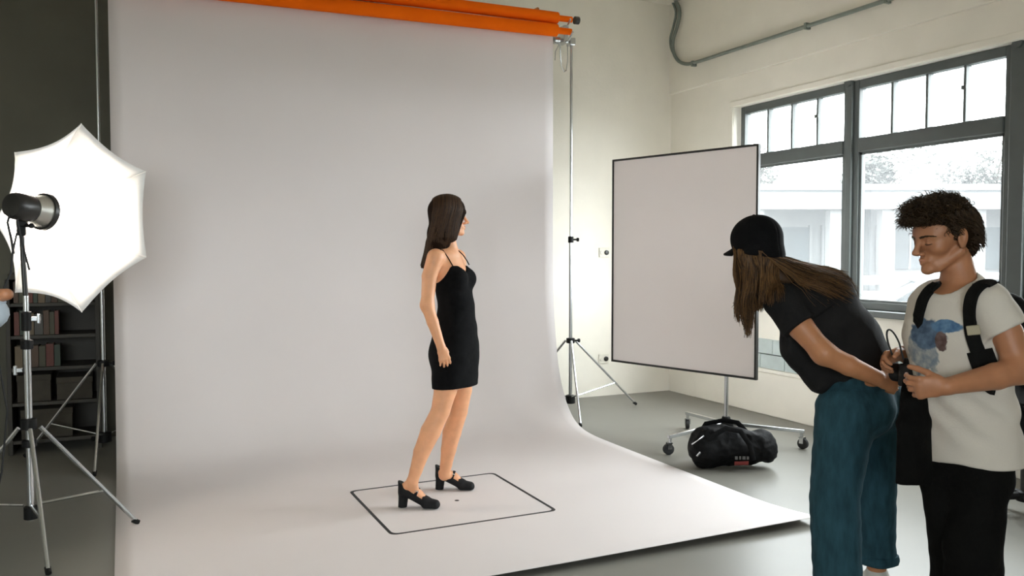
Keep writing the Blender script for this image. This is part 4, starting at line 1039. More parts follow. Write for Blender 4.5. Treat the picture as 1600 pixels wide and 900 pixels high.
# hair
hs = [ell(hh(-0.014, 0, 0.044), (0.110, 0.086, 0.092), HF, k=0.02),
      ecap(hh(0.025, -0.060, 0.03), Pm(703, 372, -0.072), 0.026, 0.022, HF[0], 0.064, 0.044, k=0.04),
      ecap(hh(0.025, 0.060, 0.03), Pm(701, 372, 0.072), 0.024, 0.020, HF[0], 0.060, 0.042, k=0.04),
      ecap(hh(-0.055, 0, 0.03), Pm(681, 380, -0.01), 0.060, 0.046, HF[1], 0.080, 0.088, k=0.05),
      ecap(Pm(686, 365, -0.02), Pm(690, 384, -0.04), 0.05, 0.035, HF[0], 0.06, 0.05, k=0.04),
      ecap(Pm(676, 382, -0.01), Pm(661, 416, -0.015), 0.034, 0.012, HF[1], 0.080, 0.055, k=0.03),
      ell(hh(0.105, 0.0, -0.022), (0.045, 0.055, 0.072), HF, k=0.012, op='s')]
ho = sculpt('hair', hs, 0.004, m_hairbase, t)
rr = random.Random(5); cv = []
for i in range(900):
    side = -1 if rr.random() < 0.66 else 1
    f0 = rr.uniform(-0.125, 0.098); f1 = f0*0.97-0.006
    pts = []
    for j in range(0, 8):
        a = (-0.32 if side < 0 else 0.02)+(1.78 if side < 0 else 1.44)*j/7; pts.append(hh(f1-0.012*j/7, side*0.092*math.sin(a), 0.045+0.098*math.cos(a)))
    if f0 > 0.02: e2 = Pm(694+f0*210+rr.uniform(-4, 4), 381+rr.uniform(-8, 5), side*0.085)
    elif f0 > -0.03: e2 = Pm(689+rr.uniform(-12, 8), 387+rr.uniform(-4, 3), side*0.07)
    else: e2 = Pm(rr.uniform(654, 676), rr.uniform(396, 430), -0.012+side*rr.uniform(0.0, 0.07))
    s0 = pts[-1]
    for j in range(1, 8):
        q = j/7; pts.append(s0.lerp(e2, q)+RGT*(-0.010*math.sin(q*3.1)))
    cv.append(pts)
cv = push(hs, cv, 0.0022, both=True)
strands('hair_strand', m_hair, ho, cv, 0.0030)
m_eye = mat('dark_lash', (0.02, 0.012, 0.01), 0.5)
for q in (-1, 1):
    MB().tube([hh(0.083, q*0.019, 0.006), hh(0.0865, q*0.030, 0.009), hh(0.079, q*0.043, 0.006)], 0.0016, 5).build('eyelash', m_eye, t, smooth=True)
    MB().tube([hh(0.092, q*0.014, 0.027), hh(0.085, q*0.033, 0.031), hh(0.071, q*0.050, 0.027)], [0.0018, 0.0024, 0.001], 5).build('eyebrow', m_hair, t, smooth=True)
LP = [ecap(hh(0.0962, 0, -0.0555), hh(0.084, q*0.020, -0.0605), 0.0055, 0.003, k=0.004) for q in (-1, 1)]+[ecap(hh(0.0942, 0, -0.0675), hh(0.083, q*0.018, -0.0625), 0.0062, 0.003, k=0.004) for q in (-1, 1)]+[ecap(hh(0.106, 0.020, -0.062), hh(0.106, -0.020, -0.062), 0.0026, k=0.003, op='s')]
sculpt('lips', LP, 0.0015, m_lip, t)
# ------------------------------------------------------------------ the man with the backpack
m_skinb = skin_mat('fair_skin', (0.40, 0.175, 0.085)); m_lipb = mat('pink_lip', (0.45, 0.17, 0.13), 0.45)
m_trs = mat('black_cotton', (0.005, 0.0048, 0.0045), 0.9, var=0.2, spec=0.08, bump=0.2, bscale=60)
DM = 3.0
def Pb(px, py, b=0.0): return at(px, py, DM+b)
Fb = (RGT*-0.80-DEEP*0.60).normalized(); Lb = (RGT*0.60-DEEP*0.80).normalized()
feet_c = Pb(1505, 900); base = Vector((feet_c.x, feet_c.y, 0))
t = thing('person', base, 'young man with curly hair, pale printed t-shirt and backpack at right edge', 'person')
HB_ = frame(RGT*-0.965-DEEP*0.19-ZV*0.20)
hp, hb = head_prims(Pb(1473, 373), HB_[0], HB_[1], HB_[2], 1.03, male=True)
neck = [ecap(hb(-0.036, 0, -0.04), Pb(1502, 452), 0.050, 0.060, k=0.014), ecap(Pb(1498, 446), Pb(1500, 470), 0.05, 0.08, Lb, 0.060, 0.12, k=0.03)]
ns, fs_ = Pb(1545, 474, -0.145), Pb(1452, 474, 0.145)
torso = [ecap(ns, fs_, 0.050, k=0.03),
         ecap(Pb(1497, 480), Pb(1497, 530), 0.095, 0.105, Lb, 0.155, 0.160, k=0.03),
         ecap(Pb(1497, 530), Pb(1506, 620), 0.105, 0.100, Lb, 0.160, 0.142, k=0.015),
         ecap(Pb(1506, 620), Pb(1512, 705), 0.098, 0.095, Lb, 0.140, 0.145, k=0.015)]
nel, nwr = Pb(1594, 578, -0.20), Pb(1478, 604, -0.27)
arm = limb([ns, Pb(1572, 520, -0.17), nel], [0.054, 0.050, 0.042])+limb([nel, Pb(1556, 588, -0.225), nwr], [0.043, 0.044, 0.027])
hnd = hand_prims(nwr, Pb(1436, 606, -0.25)-nwr, DEEP*0.8-RGT*0.2+ZV*0.1, ZV, 0.95, curl=(0.55, 0.75, 0.5), thumb=0.45)
fel, fwr = Pb(1452, 575, 0.20), Pb(1408, 552, 0.19)
arm2 = limb([fs_, fel], [0.052, 0.042])+limb([fel, Pb(1432, 562, 0.2), fwr], [0.042, 0.038, 0.028])
hnd2 = hand_prims(fwr, Pb(1385, 560, 0.17)-fwr, ZV*-0.5-DEEP*0.7, ZV, 0.95, curl=(0.6, 0.7, 0.4))
gz = 0.0
nf = [Pb(1537, 715, -0.075), Pb(1520, 860, -0.07), Pb(1524, 1020, -0.05)]; ff = [Pb(1490, 715, 0.075), Pb(1496, 860, 0.05), Pb(1496, 1000, 0.08)]
nf[-1].z = 0.09; ff[-1].z = 0.09
legs = limb(nf, [0.075, 0.058, 0.042])+limb(ff, [0.075, 0.058, 0.042])
body = torso+neck+legs+arm+arm2+hnd+hnd2+hp
sculpt('body', body, 0.005, m_skinb, t, fine=[(hb(0.01, 0, 0.0), (0.15, 0.15, 0.14)), (Pb(1455, 605, -0.26), (0.11, 0.11, 0.07)), (Pb(1395, 556, 0.18), (0.09, 0.09, 0.07))], hf=0.0022)
# t-shirt with a blue and brown print on the chest
def print_mat():
    m = mat('pale_grey_cotton_print', (0.58, 0.535, 0.47), 0.85, var=0.03, scale=8, bump=0.15, bscale=150)
    nt = m.node_tree; b = nt.nodes['Principled BSDF']; L_ = nt.links
    base_sock = b.inputs['Base Color'].links[0].from_socket
    geo = nt.nodes.new('ShaderNodeNewGeometry')
    def dist(c, rx, rz, extra):
        v = nt.nodes.new('ShaderNodeVectorMath'); v.operation = 'SUBTRACT'; L_.new(geo.outputs['Position'], v.inputs[0]); v.inputs[1].default_value = c
        dx = nt.nodes.new('ShaderNodeVectorMath'); dx.operation = 'DOT_PRODUCT'; L_.new(v.outputs[0], dx.inputs[0]); dx.inputs[1].default_value = Lb/rx
        dz = nt.nodes.new('ShaderNodeVectorMath'); dz.operation = 'DOT_PRODUCT'; L_.new(v.outputs[0], dz.inputs[0]); dz.inputs[1].default_value = ZV/rz
        cm = nt.nodes.new('ShaderNodeCombineXYZ'); L_.new(dx.outputs['Value'], cm.inputs[0]); L_.new(dz.outputs['Value'], cm.inputs[1])
        ln = nt.nodes.new('ShaderNodeVectorMath'); ln.operation = 'LENGTH'; L_.new(cm.outputs[0], ln.inputs[0])
        nz = nt.nodes.new('ShaderNodeTexNoise'); nz.inputs['Scale'].default_value = 28; nz.inputs['Detail'].default_value = 4; L_.new(geo.outputs['Position'], nz.inputs['Vector'])
        ad = nt.nodes.new('ShaderNodeMath'); ad.operation = 'MULTIPLY_ADD'; L_.new(nz.outputs['Fac'], ad.inputs[0]); ad.inputs[1].default_value = extra; L_.new(ln.outputs['Value'], ad.inputs[2])
        mr = nt.nodes.new('ShaderNodeMapRange'); mr.inputs['From Min'].default_value = 1.0+extra*0.5; mr.inputs['From Max'].default_value = 0.88+extra*0.5
        L_.new(ad.outputs[0], mr.inputs['Value'])
        fr = nt.nodes.new('ShaderNodeVectorMath'); fr.operation = 'DOT_PRODUCT'; L_.new(v.outputs[0], fr.inputs[0]); fr.inputs[1].default_value = Fb
        gt = nt.nodes.new('ShaderNodeMath'); gt.operation = 'GREATER_THAN'; L_.new(fr.outputs['Value'], gt.inputs[0]); gt.inputs[1].default_value = -0.1
        mu = nt.nodes.new('ShaderNodeMath'); mu.operation = 'MULTIPLY'; L_.new(mr.outputs[0], mu.inputs[0]); L_.new(gt.outputs[0], mu.inputs[1])
        return mu.outputs[0]
    cur = base_sock
    for (pt, rx, rz, ex, ca, cb) in PRINTS:
        mk = dist(pt, rx, rz, ex)
        nz = nt.nodes.new('ShaderNodeTexNoise'); nz.inputs['Scale'].default_value = 40; nz.inputs['Detail'].default_value = 5; L_.new(geo.outputs['Position'], nz.inputs['Vector'])
        rp = nt.nodes.new('ShaderNodeValToRGB'); rp.color_ramp.elements[0].position = 0.35; rp.color_ramp.elements[1].position = 0.65
        rp.color_ramp.elements[0].color = ca+(1,); rp.color_ramp.elements[1].color = cb+(1,); L_.new(nz.outputs['Fac'], rp.inputs['Fac'])
        mx = nt.nodes.new('ShaderNodeMix'); mx.data_type = 'RGBA'; L_.new(mk, mx.inputs['Factor']); L_.new(cur, mx.inputs[6]); L_.new(rp.outputs['Color'], mx.inputs[7]); cur = mx.outputs[2]
    L_.new(cur, b.inputs['Base Color']); return m
tee = [ecap(Pb(1536, 472, -0.12), Pb(1462, 472, 0.12), 0.060, k=0.03),
       ecap(Pb(1496, 478), Pb(1495, 530), 0.108, 0.122, Lb, 0.172, 0.182, k=0.03),
       ecap(Pb(1495, 530), Pb(1505, 620), 0.122, 0.118, Lb, 0.182, 0.168, k=0.02),
       ecap(Pb(1505, 620), Pb(1514, 724), 0.118, 0.140, Lb, 0.168, 0.186, k=0.02),
       ecap(Pb(1502, 451), Pb(1500, 470), 0.074, 0.105, Lb, 0.082, 0.145, k=0.02)]
slv = [ecap(ns, Pb(1572, 522, -0.17), 0.070, 0.076, k=0.03), ecap(fs_, Pb(1446, 532, 0.17), 0.066, 0.070, k=0.03)]
scut = (Pb(1578, 523, -0.18)-ns).normalized(); sp0 = Pb(1572, 517, -0.17)
scut2 = (fel-fs_).normalized(); sp2 = Pb(1446, 530, 0.17)
wv1 = wavy(31, (14, 14, 22), 6); wv2_ = wavy(32, (38, 38, 55), 6); zhem = Pb(1514, 717).z
nkc = Pb(1492, 440)+Fb*0.02
def tee_post(F, x, y, z):
    nd_ = clampv(np.sqrt((x-nkc.x)**2+(y-nkc.y)**2+(z-nkc.z)**2), 0.09, 0.16)
    F = F+(0.006*wv1(x, y, z)+0.0025*wv2_(x, y, z))*nd_
    # diagonal folds pulling to the forearm
    c = Pb(1500, 650); a = (x-c.x)*Lb.x+(y-c.y)*Lb.y; dz = z-c.z
    F = F+0.006*np.sin((a*0.8+dz*1.0)*60)*np.exp(-((dz-0.03)/0.10)**2)
    wr1 = 0.004*wv2_(x, y, z)
    F = smin(F, smax(slv[0][1](x, y, z)+wr1, plane(x, y, z, sp0, scut)), 0.03)
    F = smin(F, smax(slv[1][1](x, y, z)+wr1, plane(x, y, z, sp2, scut2)), 0.03)
    F = smax(F, zhem+0.004*np.sin(a*30)-z)
    r2 = np.sqrt((x-nkc.x)**2+(y-nkc.y)**2+((z-nkc.z)*0.9)**2)
    return smax(F, 0.078-r2, 0.010)
pc = on_skin(tee, 1448, 522, DM, 0.0); pc2 = on_skin(tee, 1478, 510, DM, 0.0); pc3 = on_skin(tee, 1470, 534, DM, 0.0); pc4 = on_skin(tee, 1440, 545, DM, 0.0)
PRINTS = [(pc4, 0.07, 0.10, 1.0, (0.16, 0.20, 0.24), (0.36, 0.36, 0.34)), (pc, 0.075, 0.058, 0.8, (0.045, 0.075, 0.12), (0.10, 0.16, 0.24)), (pc2, 0.056, 0.026, 0.9, (0.04, 0.10, 0.20), (0.10, 0.20, 0.32)), (pc3, 0.022, 0.040, 1.1, (0.07, 0.035, 0.03), (0.14, 0.09, 0.08))]
tsh = sculpt('t_shirt', tee+[asb(p) for p in slv], 0.005, print_mat(), t, post=tee_post)
# trousers
trp = [ecap(Pb(1512, 690), Pb(1512, 735), 0.098, 0.108, Lb, 0.142, 0.156, k=0.02)]
trp += [ecap(Pb(1462, 742, 0.02), Pb(1484, 850, 0.04), 0.060, 0.062, k=0.03)]+limb(nf, [0.082, 0.092, 0.088], k=0.03)+limb(ff, [0.082, 0.092, 0.088], k=0.03)+[ecap(Pb(1508, 748), Pb(1506, 800), 0.10, 0.06, Lb, 0.14, 0.10, k=0.04)]
ztop = Pb(1512, 712).z; wt = wavy(33, (20, 20, 45), 6)
def trs_post(F, x, y, z):
    F = F+0.005*wt(x, y, z); return np.maximum(np.maximum(F, z-ztop), 0.06-z)
sculpt('trousers', trp, 0.007, m_trs, t, post=trs_post)
m_sneak = mat('dark_sneaker', (0.03, 0.03, 0.03), 0.6); m_sole = mat('white_sole', (0.6, 0.58, 0.54), 0.6)
def sneaker(parent, ank, f, m=None):
    f = Vector((f.x, f.y, 0)).normalized(); sd = Vector((-f.y, f.x, 0)); o = Vector((ank.x, ank.y, 0))
    q = lambda a, b, z: o+f*a+sd*b+ZV*z
    s_ = sculpt('shoe', [ecap(q(-0.04, 0, 0.06), q(0.06, 0, 0.06), 0.045, 0.045, sd, 0.04, 0.043, k=0.02), ecap(q(0.06, 0, 0.05), q(0.17, 0, 0.042), 0.04, 0.028, sd, 0.045, 0.042, k=0.02), ecap(q(-0.01, 0, 0.06), q(0, 0, 0.115), 0.045, 0.045, k=0.02)], 0.005, m or m_sneak, parent,
                post=lambda F, x, y, z: np.maximum(np.maximum(F, 0.02-z), z-0.13))
    sculpt('sole', [ecap(q(-0.045, 0, 0.014), q(0.06, 0, 0.014), 0.02, 0.02, sd, 0.044, 0.046, k=0.01), ecap(q(0.06, 0, 0.014), q(0.175, 0, 0.014), 0.02, 0.018, sd, 0.046, 0.046, k=0.01)], 0.005, m_sole, s_, post=lambda F, x, y, z: np.maximum(np.maximum(F, 0.001-z), z-0.028))
sneaker(t, nf[-1], Fb); sneaker(t, ff[-1], Fb)
# curly hair
m_curl = hair_mat('curly_brown_hair', (0.014, 0.008, 0.004), (0.050, 0.028, 0.012), 0.5); m_curlb = mat('curly_hair_mass', (0.014, 0.008, 0.004), 0.9, spec=0.06)
hs = [ell(hb(-0.020, 0, 0.058), (0.104, 0.087, 0.088), HB_, k=0.02), ell(hb(0.048, 0, 0.100), (0.070, 0.074, 0.044), HB_, k=0.03),
      ell(hb(-0.068, 0, 0.005), (0.048, 0.076, 0.066), HB_, k=0.03), ell(hb(-0.080, 0, -0.045), (0.026, 0.055, 0.04), HB_, k=0.03),
      ecap(hb(0.008, 0.076, 0.03), hb(0.010, 0.077, -0.008), 0.012, 0.006, k=0.01), ecap(hb(0.008, -0.076, 0.03), hb(0.010, -0.077, -0.008), 0.012, 0.006, k=0.01),
      ell(hb(0.118, 0, 0.002), (0.052, 0.080, 0.060), HB_, k=0.01, op='s'),
      ell(hb(-0.004, 0.10, -0.026), (0.050, 0.042, 0.056), HB_, k=0.008, op='s'), ell(hb(-0.004, -0.10, -0.026), (0.050, 0.042, 0.056), HB_, k=0.008, op='s')]
wc = wavy(41, 75, 8); wc2 = wavy(42, 140, 8)
ho = sculpt('hair', hs, 0.003, m_curlb, t, post=lambda F, x, y, z: F+0.004*wc(x, y, z)+0.002*wc2(x, y, z))
rr = random.Random(9); cv = []
while len(cv) < 3400:
    v0 = Vector((rr.gauss(0, 1), rr.gauss(0, 1), rr.gauss(0, 1))).normalized()       # direction from the skull centre
    a, b, c_ = -0.012+0.125*v0.x, 0.09*v0.y, 0.045+0.10*v0.z
    if c_ < -0.09 or (a > 0.035 and c_ < 0.055): continue
    if -0.050 < a < 0.0 and c_ < 0.034 and abs(b) > 0.05: continue
    if a > -0.035 and c_ < 0.012 and not (0.0 < a < 0.016 and c_ > -0.015): continue
    top = c_ > 0.095 or (a > 0.03)
    if top: amp, ln, v = 0.0065, 0.042, HB_[2]*rr.uniform(-0.1, 0.5)+HB_[0]*rr.uniform(0.2, 1.0)+HB_[1]*rr.uniform(-0.6, 0.6)
    elif abs(b) > 0.04 and c_ < 0.085 and a > -0.06: amp, ln, v = 0.002, 0.022, HB_[0]*-0.85-HB_[2]*0.30
    else: amp, ln, v = 0.0022, 0.026, (HB_[0]*v0.x+HB_[1]*v0.y)*0.25-HB_[2]*0.75-HB_[0]*0.4
    cv.append((hb(a, b, c_), v.normalized(), amp*rr.uniform(0.5, 1.3), ln*rr.uniform(0.7, 1.25), rr.uniform(0, 6.3)))
roots = push(hs, [[c[0], c[0]] for c in cv], 0.002, both=True, it=4)
cur = []
for rt, (p, v, amp, ln, ph) in zip(roots, cv):
    p = rt[0]; a = v.orthogonal().normalized(); b = v.cross(a); n = 8
    cur.append([p+v*(ln*j/n)+(a*math.cos(ph+j*0.85)+b*math.sin(ph+j*0.85))*amp*min(1, j/3)-HB_[2]*(0.006*(j/n)**2) for j in range(n+1)])
cur = push(hs, cur, 0.001)
strands('hair_curl', m_curl, ho, cur, 0.0015)
for q in (-1, 1):
    MB().tube([hb(0.0845, q*0.019, -0.003), hb(0.0865, q*0.029, -0.006), hb(0.0835, q*0.038, -0.005), hb(0.077, q*0.045, -0.003)], 0.0013, 5).build('eyelash', m_eye, t, smooth=True)
    eb = []
    for j in range(60):
        s_ = rnd.random(); p = hb(0.0985-0.026*s_**1.6, q*(0.010+0.043*s_), 0.0195+0.005*math.sin(s_*2.6)+rnd.uniform(-0.0035, 0.0035)*(1-0.6*s_))
        eb.append([p, p+HB_[1]*q*0.006+HB_[2]*(0.003-0.004*s_)-HB_[0]*0.002, p+HB_[1]*q*0.011-HB_[0]*0.004+HB_[2]*(0.001-0.004*s_)])
    strands('eyebrow', m_curl, t, eb, 0.0014)
s_ = 1.03
LPb = [ecap(hb(0.0972, 0, -0.0555), hb(0.085, q*0.020, -0.0605), 0.0046*s_, 0.0026*s_, k=0.004) for q in (-1, 1)]+[ecap(hb(0.0952, 0, -0.0675), hb(0.084, q*0.018, -0.0625), 0.0050*s_, 0.0026*s_, k=0.004) for q in (-1, 1)]+[ecap(hb(0.106, 0.020, -0.062), hb(0.106, -0.020, -0.062), 0.0026, k=0.003, op='s')]
sculpt('lips', LPb, 0.0015, m_lipb, t)

# backpack worn by the man
m_pack = mat('black_canvas', (0.006, 0.006, 0.0055), 0.85, spec=0.12, var=0.25, bump=0.2, bscale=90)
bk = Pb(1506, 580)-Fb*0.215
t = thing('backpack', Vector((bk.x, bk.y, Pb(1500, 720).z)), 'black backpack hanging on the shoulders of the man at right', 'backpack')
def kb(a, b, z): return bk-Fb*a+Lb*b+ZV*z
pk = [ecap(kb(0.0, 0, 0.20), kb(0.02, 0, -0.22), 0.085, 0.10, Lb, 0.13, 0.15, k=0.03), ecap(kb(0.09, 0, 0.02), kb(0.10, 0, -0.20), 0.05, 0.06, Lb, 0.11, 0.12, k=0.02)]
wp = wavy(51, 18, 5)
sculpt('body', pk, 0.007, m_pack, t, post=lambda F, x, y, z: F+0.006*wp(x, y, z))
MB().tube([kb(-0.05, -0.03, 0.26), kb(-0.04, -0.03, 0.31), kb(-0.04, 0.03, 0.31), kb(-0.05, 0.03, 0.26)], 0.009, 8).build('top_handle', m_pack, t, smooth=True)
TS = tee+slv
def lay(pts, off=0.006): return [on_skin(TS, a, b, DM, off) for (a, b) in pts]
near_pts = lay([(1549, 443), (1540, 442), (1530, 447), (1521, 457), (1516, 470), (1514, 488), (1516, 508), (1521, 530), (1529, 552), (1540, 574)])
ribbon('shoulder_strap', m_pack, t, [kb(-0.02, 0.10, 0.18), near_pts[0]+DEEP*0.07-ZV*0.012]+near_pts+[Pb(1556, 598, -0.13), kb(-0.02, 0.14, -0.15)], TS, 0.023, 0.010)
far_pts = lay([(1461, 446), (1454, 451), (1447, 459), (1441, 470), (1437, 484), (1434, 500)])
ribbon('shoulder_strap', m_pack, t, [kb(-0.03, -0.12, 0.16), Pb(1463, 448, 0.17)]+far_pts+[Pb(1434, 540, 0.08), kb(-0.03, -0.14, -0.12)], TS, 0.022, 0.010)
bq = on_skin(TS, 1521, 516, DM, 0.016); bs = (RGT*0.85-DEEP*0.53).normalized(); bn = bs.cross(ZV)
MB().obox(bq, bs*0.020+ZV*0.003, bn*0.004, ZV*0.016-bs*0.003).build('strap_buckle', mat('ivory_buckle', (0.34, 0.30, 0.20), 0.5), t, bevel=0.003)
ribbon('side_webbing', m_pack, t, lay([(1530, 548), (1537, 566), (1545, 585), (1556, 600)], 0.008)+[kb(-0.03, 0.15, -0.10)], TS, 0.040, 0.006)

# black camera and cloth held between the two
m_cam = mat('camera_black', (0.006, 0.006, 0.006), 0.5, spec=0.25, var=0.2); m_screen = mat('pale_screen', (0.65, 0.70, 0.72), 0.15)
cc_ = Pb(1426, 586, 0.10)
t = thing('camera', cc_-ZV*0.05, 'black camera with a wrist loop held low between the two people', 'camera')
ca, cb2 = (RGT*0.92+DEEP*0.38).normalized(), (RGT*-0.38+DEEP*0.92).normalized()
MB().obox(cc_, ca*0.044, cb2*0.03, ZV*0.042).obox(cc_+ZV*0.048, ca*0.024, cb2*0.026, ZV*0.014).build('body', m_cam, t, bevel=0.008)
MB().lathe(cc_+cb2*0.03, cb2, [(0, 0.034), (0.05, 0.034), (0.055, 0.028)], 24).build('lens', m_cam, t, smooth=True)
MB().obox(cc_+ca*0.012+ZV*0.0435, ca*0.012, cb2*0.012, ZV*0.002).build('status_display', m_screen, t)
MB().tube(curve3(Pb(1397, 560, 0.12), Pb(1374, 512, 0.12), Pb(1390, 500, 0.12), Pb(1405, 536, 0.12), 14)+[Pb(1412, 562, 0.11)], 0.0035, 6).build('wrist_loop', m_rubber, t, smooth=True)
t = thing('cloth_bundle', Pb(1430, 752, 0.02), 'black folded cloth hanging from the hands between woman and man', 'cloth')
ca3 = (RGT*0.93+DEEP*0.36).normalized()
cl = [ecap(Pb(1430, 598, -0.06), Pb(1428, 660, -0.10), 0.026, 0.032, ca3, 0.050, 0.072, k=0.02), ecap(Pb(1428, 660, -0.10), Pb(1428, 775, -0.08), 0.032, 0.028, ca3, 0.072, 0.080, k=0.02)]
wcl = wavy(61, (45, 45, 8), 6); zc = Pb(1397, 753, -0.08); cn3 = (ZV*-1+ca3*-0.10).normalized()
sculpt('drape', cl, 0.006, m_trs, t, post=lambda F, x, y, z: np.maximum(F+0.008*wcl(x, y, z), plane(x, y, z, zc, cn3)))
# ------------------------------------------------------------------ the bending woman in cap and jeans
m_skinc = skin_mat('tanned_skin', (0.46, 0.20, 0.09))
m_teeb = mat('charcoal_cotton', (0.014, 0.0135, 0.0135), 0.9, var=0.2, spec=0.1, bump=0.15, bscale=120)
m_jean = mat('blue_denim', (0.022, 0.062, 0.082), 0.9, spec=0.15, var=0.25, scale=35, bump=0.15, bscale=160, stretch=(1, 1, 0.3))
DW = 3.5
def Pw(px, py, b=0.0): return at(px, py, DW+b)
Fw = (RGT*-0.75+DEEP*0.66).normalized(); Lw = (RGT*-0.66-DEEP*0.75).normalized()
fc = Pw(1330, 900); base = Vector((fc.x, fc.y, 0))
t = thing('person', base, 'woman in black cap, charcoal t-shirt and blue jeans leaning forward', 'person')
pel, ab, ch_, nk = Pw(1351, 600), Pw(1319, 532), Pw(1274, 472), Pw(1222, 425, -0.01)
HW = frame(RGT*-0.52+DEEP*0.82-ZV*0.14)
hp, hw = head_prims(Pw(1182, 390, -0.02), HW[0], HW[1], HW[2], 0.97)
ls, rs = Pw(1221, 472, -0.125), Pw(1286, 450, 0.13)
spine = (nk-pel).normalized()
torso = [ecap(ls, rs, 0.048, k=0.03), ecap(ch_, ab, 0.100, 0.098, Lw, 0.150, 0.135, k=0.03), ecap(ab, pel, 0.098, 0.115, Lw, 0.135, 0.165, k=0.015), ecap(pel, Pw(1345, 640), 0.115, 0.115, Lw, 0.165, 0.165, k=0.015)]
neck = [ecap(hw(-0.03, 0, -0.05), Pw(1240, 440), 0.052, 0.065, k=0.03)]
lel, lwr = Pw(1287, 552, -0.22), Pw(1371, 591, -0.22)
arm = limb([ls, Pw(1252, 512, -0.175), lel], [0.052, 0.050, 0.042])+limb([lel, Pw(1326, 571, -0.22), lwr], [0.042, 0.040, 0.030])
hnd = hand_prims(lwr, Pw(1408, 604, -0.21)-lwr, DEEP*0.9-ZV*0.2, ZV, 0.92, curl=(0.6, 0.8, 0.5), thumb=0.35)
rel, rwr = Pw(1300, 545, 0.22), Pw(1325, 610, 0.16)
arm2 = limb([rs, rel], [0.050, 0.042])+limb([rel, rwr], [0.042, 0.028])
hnd2 = hand_prims(rwr, Pw(1340, 640, 0.14)-rwr, -DEEP, RGT, 0.92)
nl = [Pw(1322, 640, -0.085), Pw(1304, 775, -0.09), Pw(1310, 930, -0.10)]; fl_ = [Pw(1368, 640, 0.085), Pw(1368, 775, 0.12), Pw(1370, 900, 0.17)]
nl[-1].z = 0.10; fl_[-1].z = 0.10
legs = limb(nl, [0.092, 0.060, 0.038])+limb(fl_, [0.092, 0.060, 0.038])
sculpt('body', torso+neck+legs+arm+arm2+hnd+hnd2+hp, 0.005, m_skinc, t, fine=[(hw(0.01, 0, 0), (0.14, 0.14, 0.13)), (Pw(1392, 600, -0.21), (0.10, 0.10, 0.07))])
# t-shirt, hanging away from the belly
tee = [ecap(ls, rs, 0.060, k=0.03), ecap(ch_, ab, 0.128, 0.142, Lw, 0.178, 0.182, k=0.04), ecap(ab, Pw(1350, 590), 0.142, 0.140, Lw, 0.182, 0.178, k=0.02), ell(Pw(1290, 462, 0.02), (0.11, 0.12, 0.10), (RGT, DEEP, ZV), k=0.04),
       ecap(Pw(1252, 482, -0.02), Pw(1262, 540, -0.03), 0.085, 0.095, Lw, 0.13, 0.14, k=0.04), ecap(Pw(1262, 540, -0.03), Pw(1290, 592, -0.03), 0.095, 0.060, Lw, 0.14, 0.14, k=0.03),
       ecap(ls, Pw(1246, 508, -0.17), 0.070, 0.070, k=0.03), ecap(rs, Pw(1300, 500, 0.19), 0.066, 0.066, k=0.03)]
d1 = (lel-ls).normalized(); q1 = Pw(1249, 511, -0.17); d2 = (rel-rs).normalized(); q2 = Pw(1300, 505, 0.19)
ww1 = wavy(71, (16, 16, 16), 6); ww2 = wavy(72, 42, 6)
hq = Pw(1338, 596); hd = (hq-ch_); hd = (hd.normalized()*0.75-ZV*0.66).normalized()
def teew_post(F, x, y, z):
    F = F+0.006*ww1(x, y, z)+0.0025*ww2(x, y, z)
    near = ((x-ls.x)*DEEP.x+(y-ls.y)*DEEP.y); c1 = (x-q1.x)*d1.x+(y-q1.y)*d1.y+(z-q1.z)*d1.z
    F = smax(F, np.minimum(c1, -0.018-near))
    far = ((x-rs.x)*DEEP.x+(y-rs.y)*DEEP.y); c2 = (x-q2.x)*d2.x+(y-q2.y)*d2.y+(z-q2.z)*d2.z
    F = np.maximum(F, np.minimum(c2, far-0.05))
    return smax(F, (x-hq.x)*hd.x+(y-hq.y)*hd.y+(z-hq.z)*hd.z)
sculpt('t_shirt', tee, 0.005, m_teeb, t, post=teew_post)
# jeans: high waist, wide legs, rolled hem on the far leg
jn = [ecap(Pw(1344, 592), Pw(1344, 640), 0.118, 0.128, Lw, 0.160, 0.172, k=0.02)]+limb(nl, [0.118, 0.096, 0.094], k=0.03)+limb(fl_, [0.112, 0.083, 0.078], k=0.03)
for q in (-1, 1): jn.append(ell(Pw(1352, 632)-Fw*0.055+Lw*q*0.075, (0.085, 0.085, 0.10), (Fw, Lw, ZV), k=0.04))
wj = wavy(73, (18, 18, 40), 6); zj1 = 0.115; zj2 = Pw(1370, 872, 0.16).z; ztp = Pw(1330, 584).z
def jean_post(F, x, y, z):
    F = F+0.005*wj(x, y, z)
    mid = (nl[1]+fl_[1])/2; sd = ((x-mid.x)*DEEP.x+(y-mid.y)*DEEP.y)+0.6*((x-mid.x)*RGT.x+(y-mid.y)*RGT.y)
    F = np.maximum(F, np.where(sd > 0, zj2, zj1)-z)
    return np.maximum(F, z-ztp)
jo = sculpt('jeans', jn, 0.006, m_jean, t, post=jean_post)
def hem(c, r, z):
    pts = [Vector((c.x, c.y, z))+Vector((math.cos(a), math.sin(a), 0))*(r+0.004*math.sin(5*a)) for a in [2*math.pi*i/24 for i in range(25)]]
    MB().tube(pts, 0.017, 8, flat=1.5, up=ZV).build('rolled_hem', m_jean, jo, smooth=True)
fm = fl_[1].lerp(fl_[2], (fl_[1].z-zj2)/(fl_[1].z-fl_[2].z)); hem(fm, 0.073, zj2+0.005)
sneaker(t, nl[-1], Fw, mat('white_sneaker', (0.55, 0.54, 0.5), 0.6)); sneaker(t, fl_[-1], Fw, MATS['white_sneaker'])
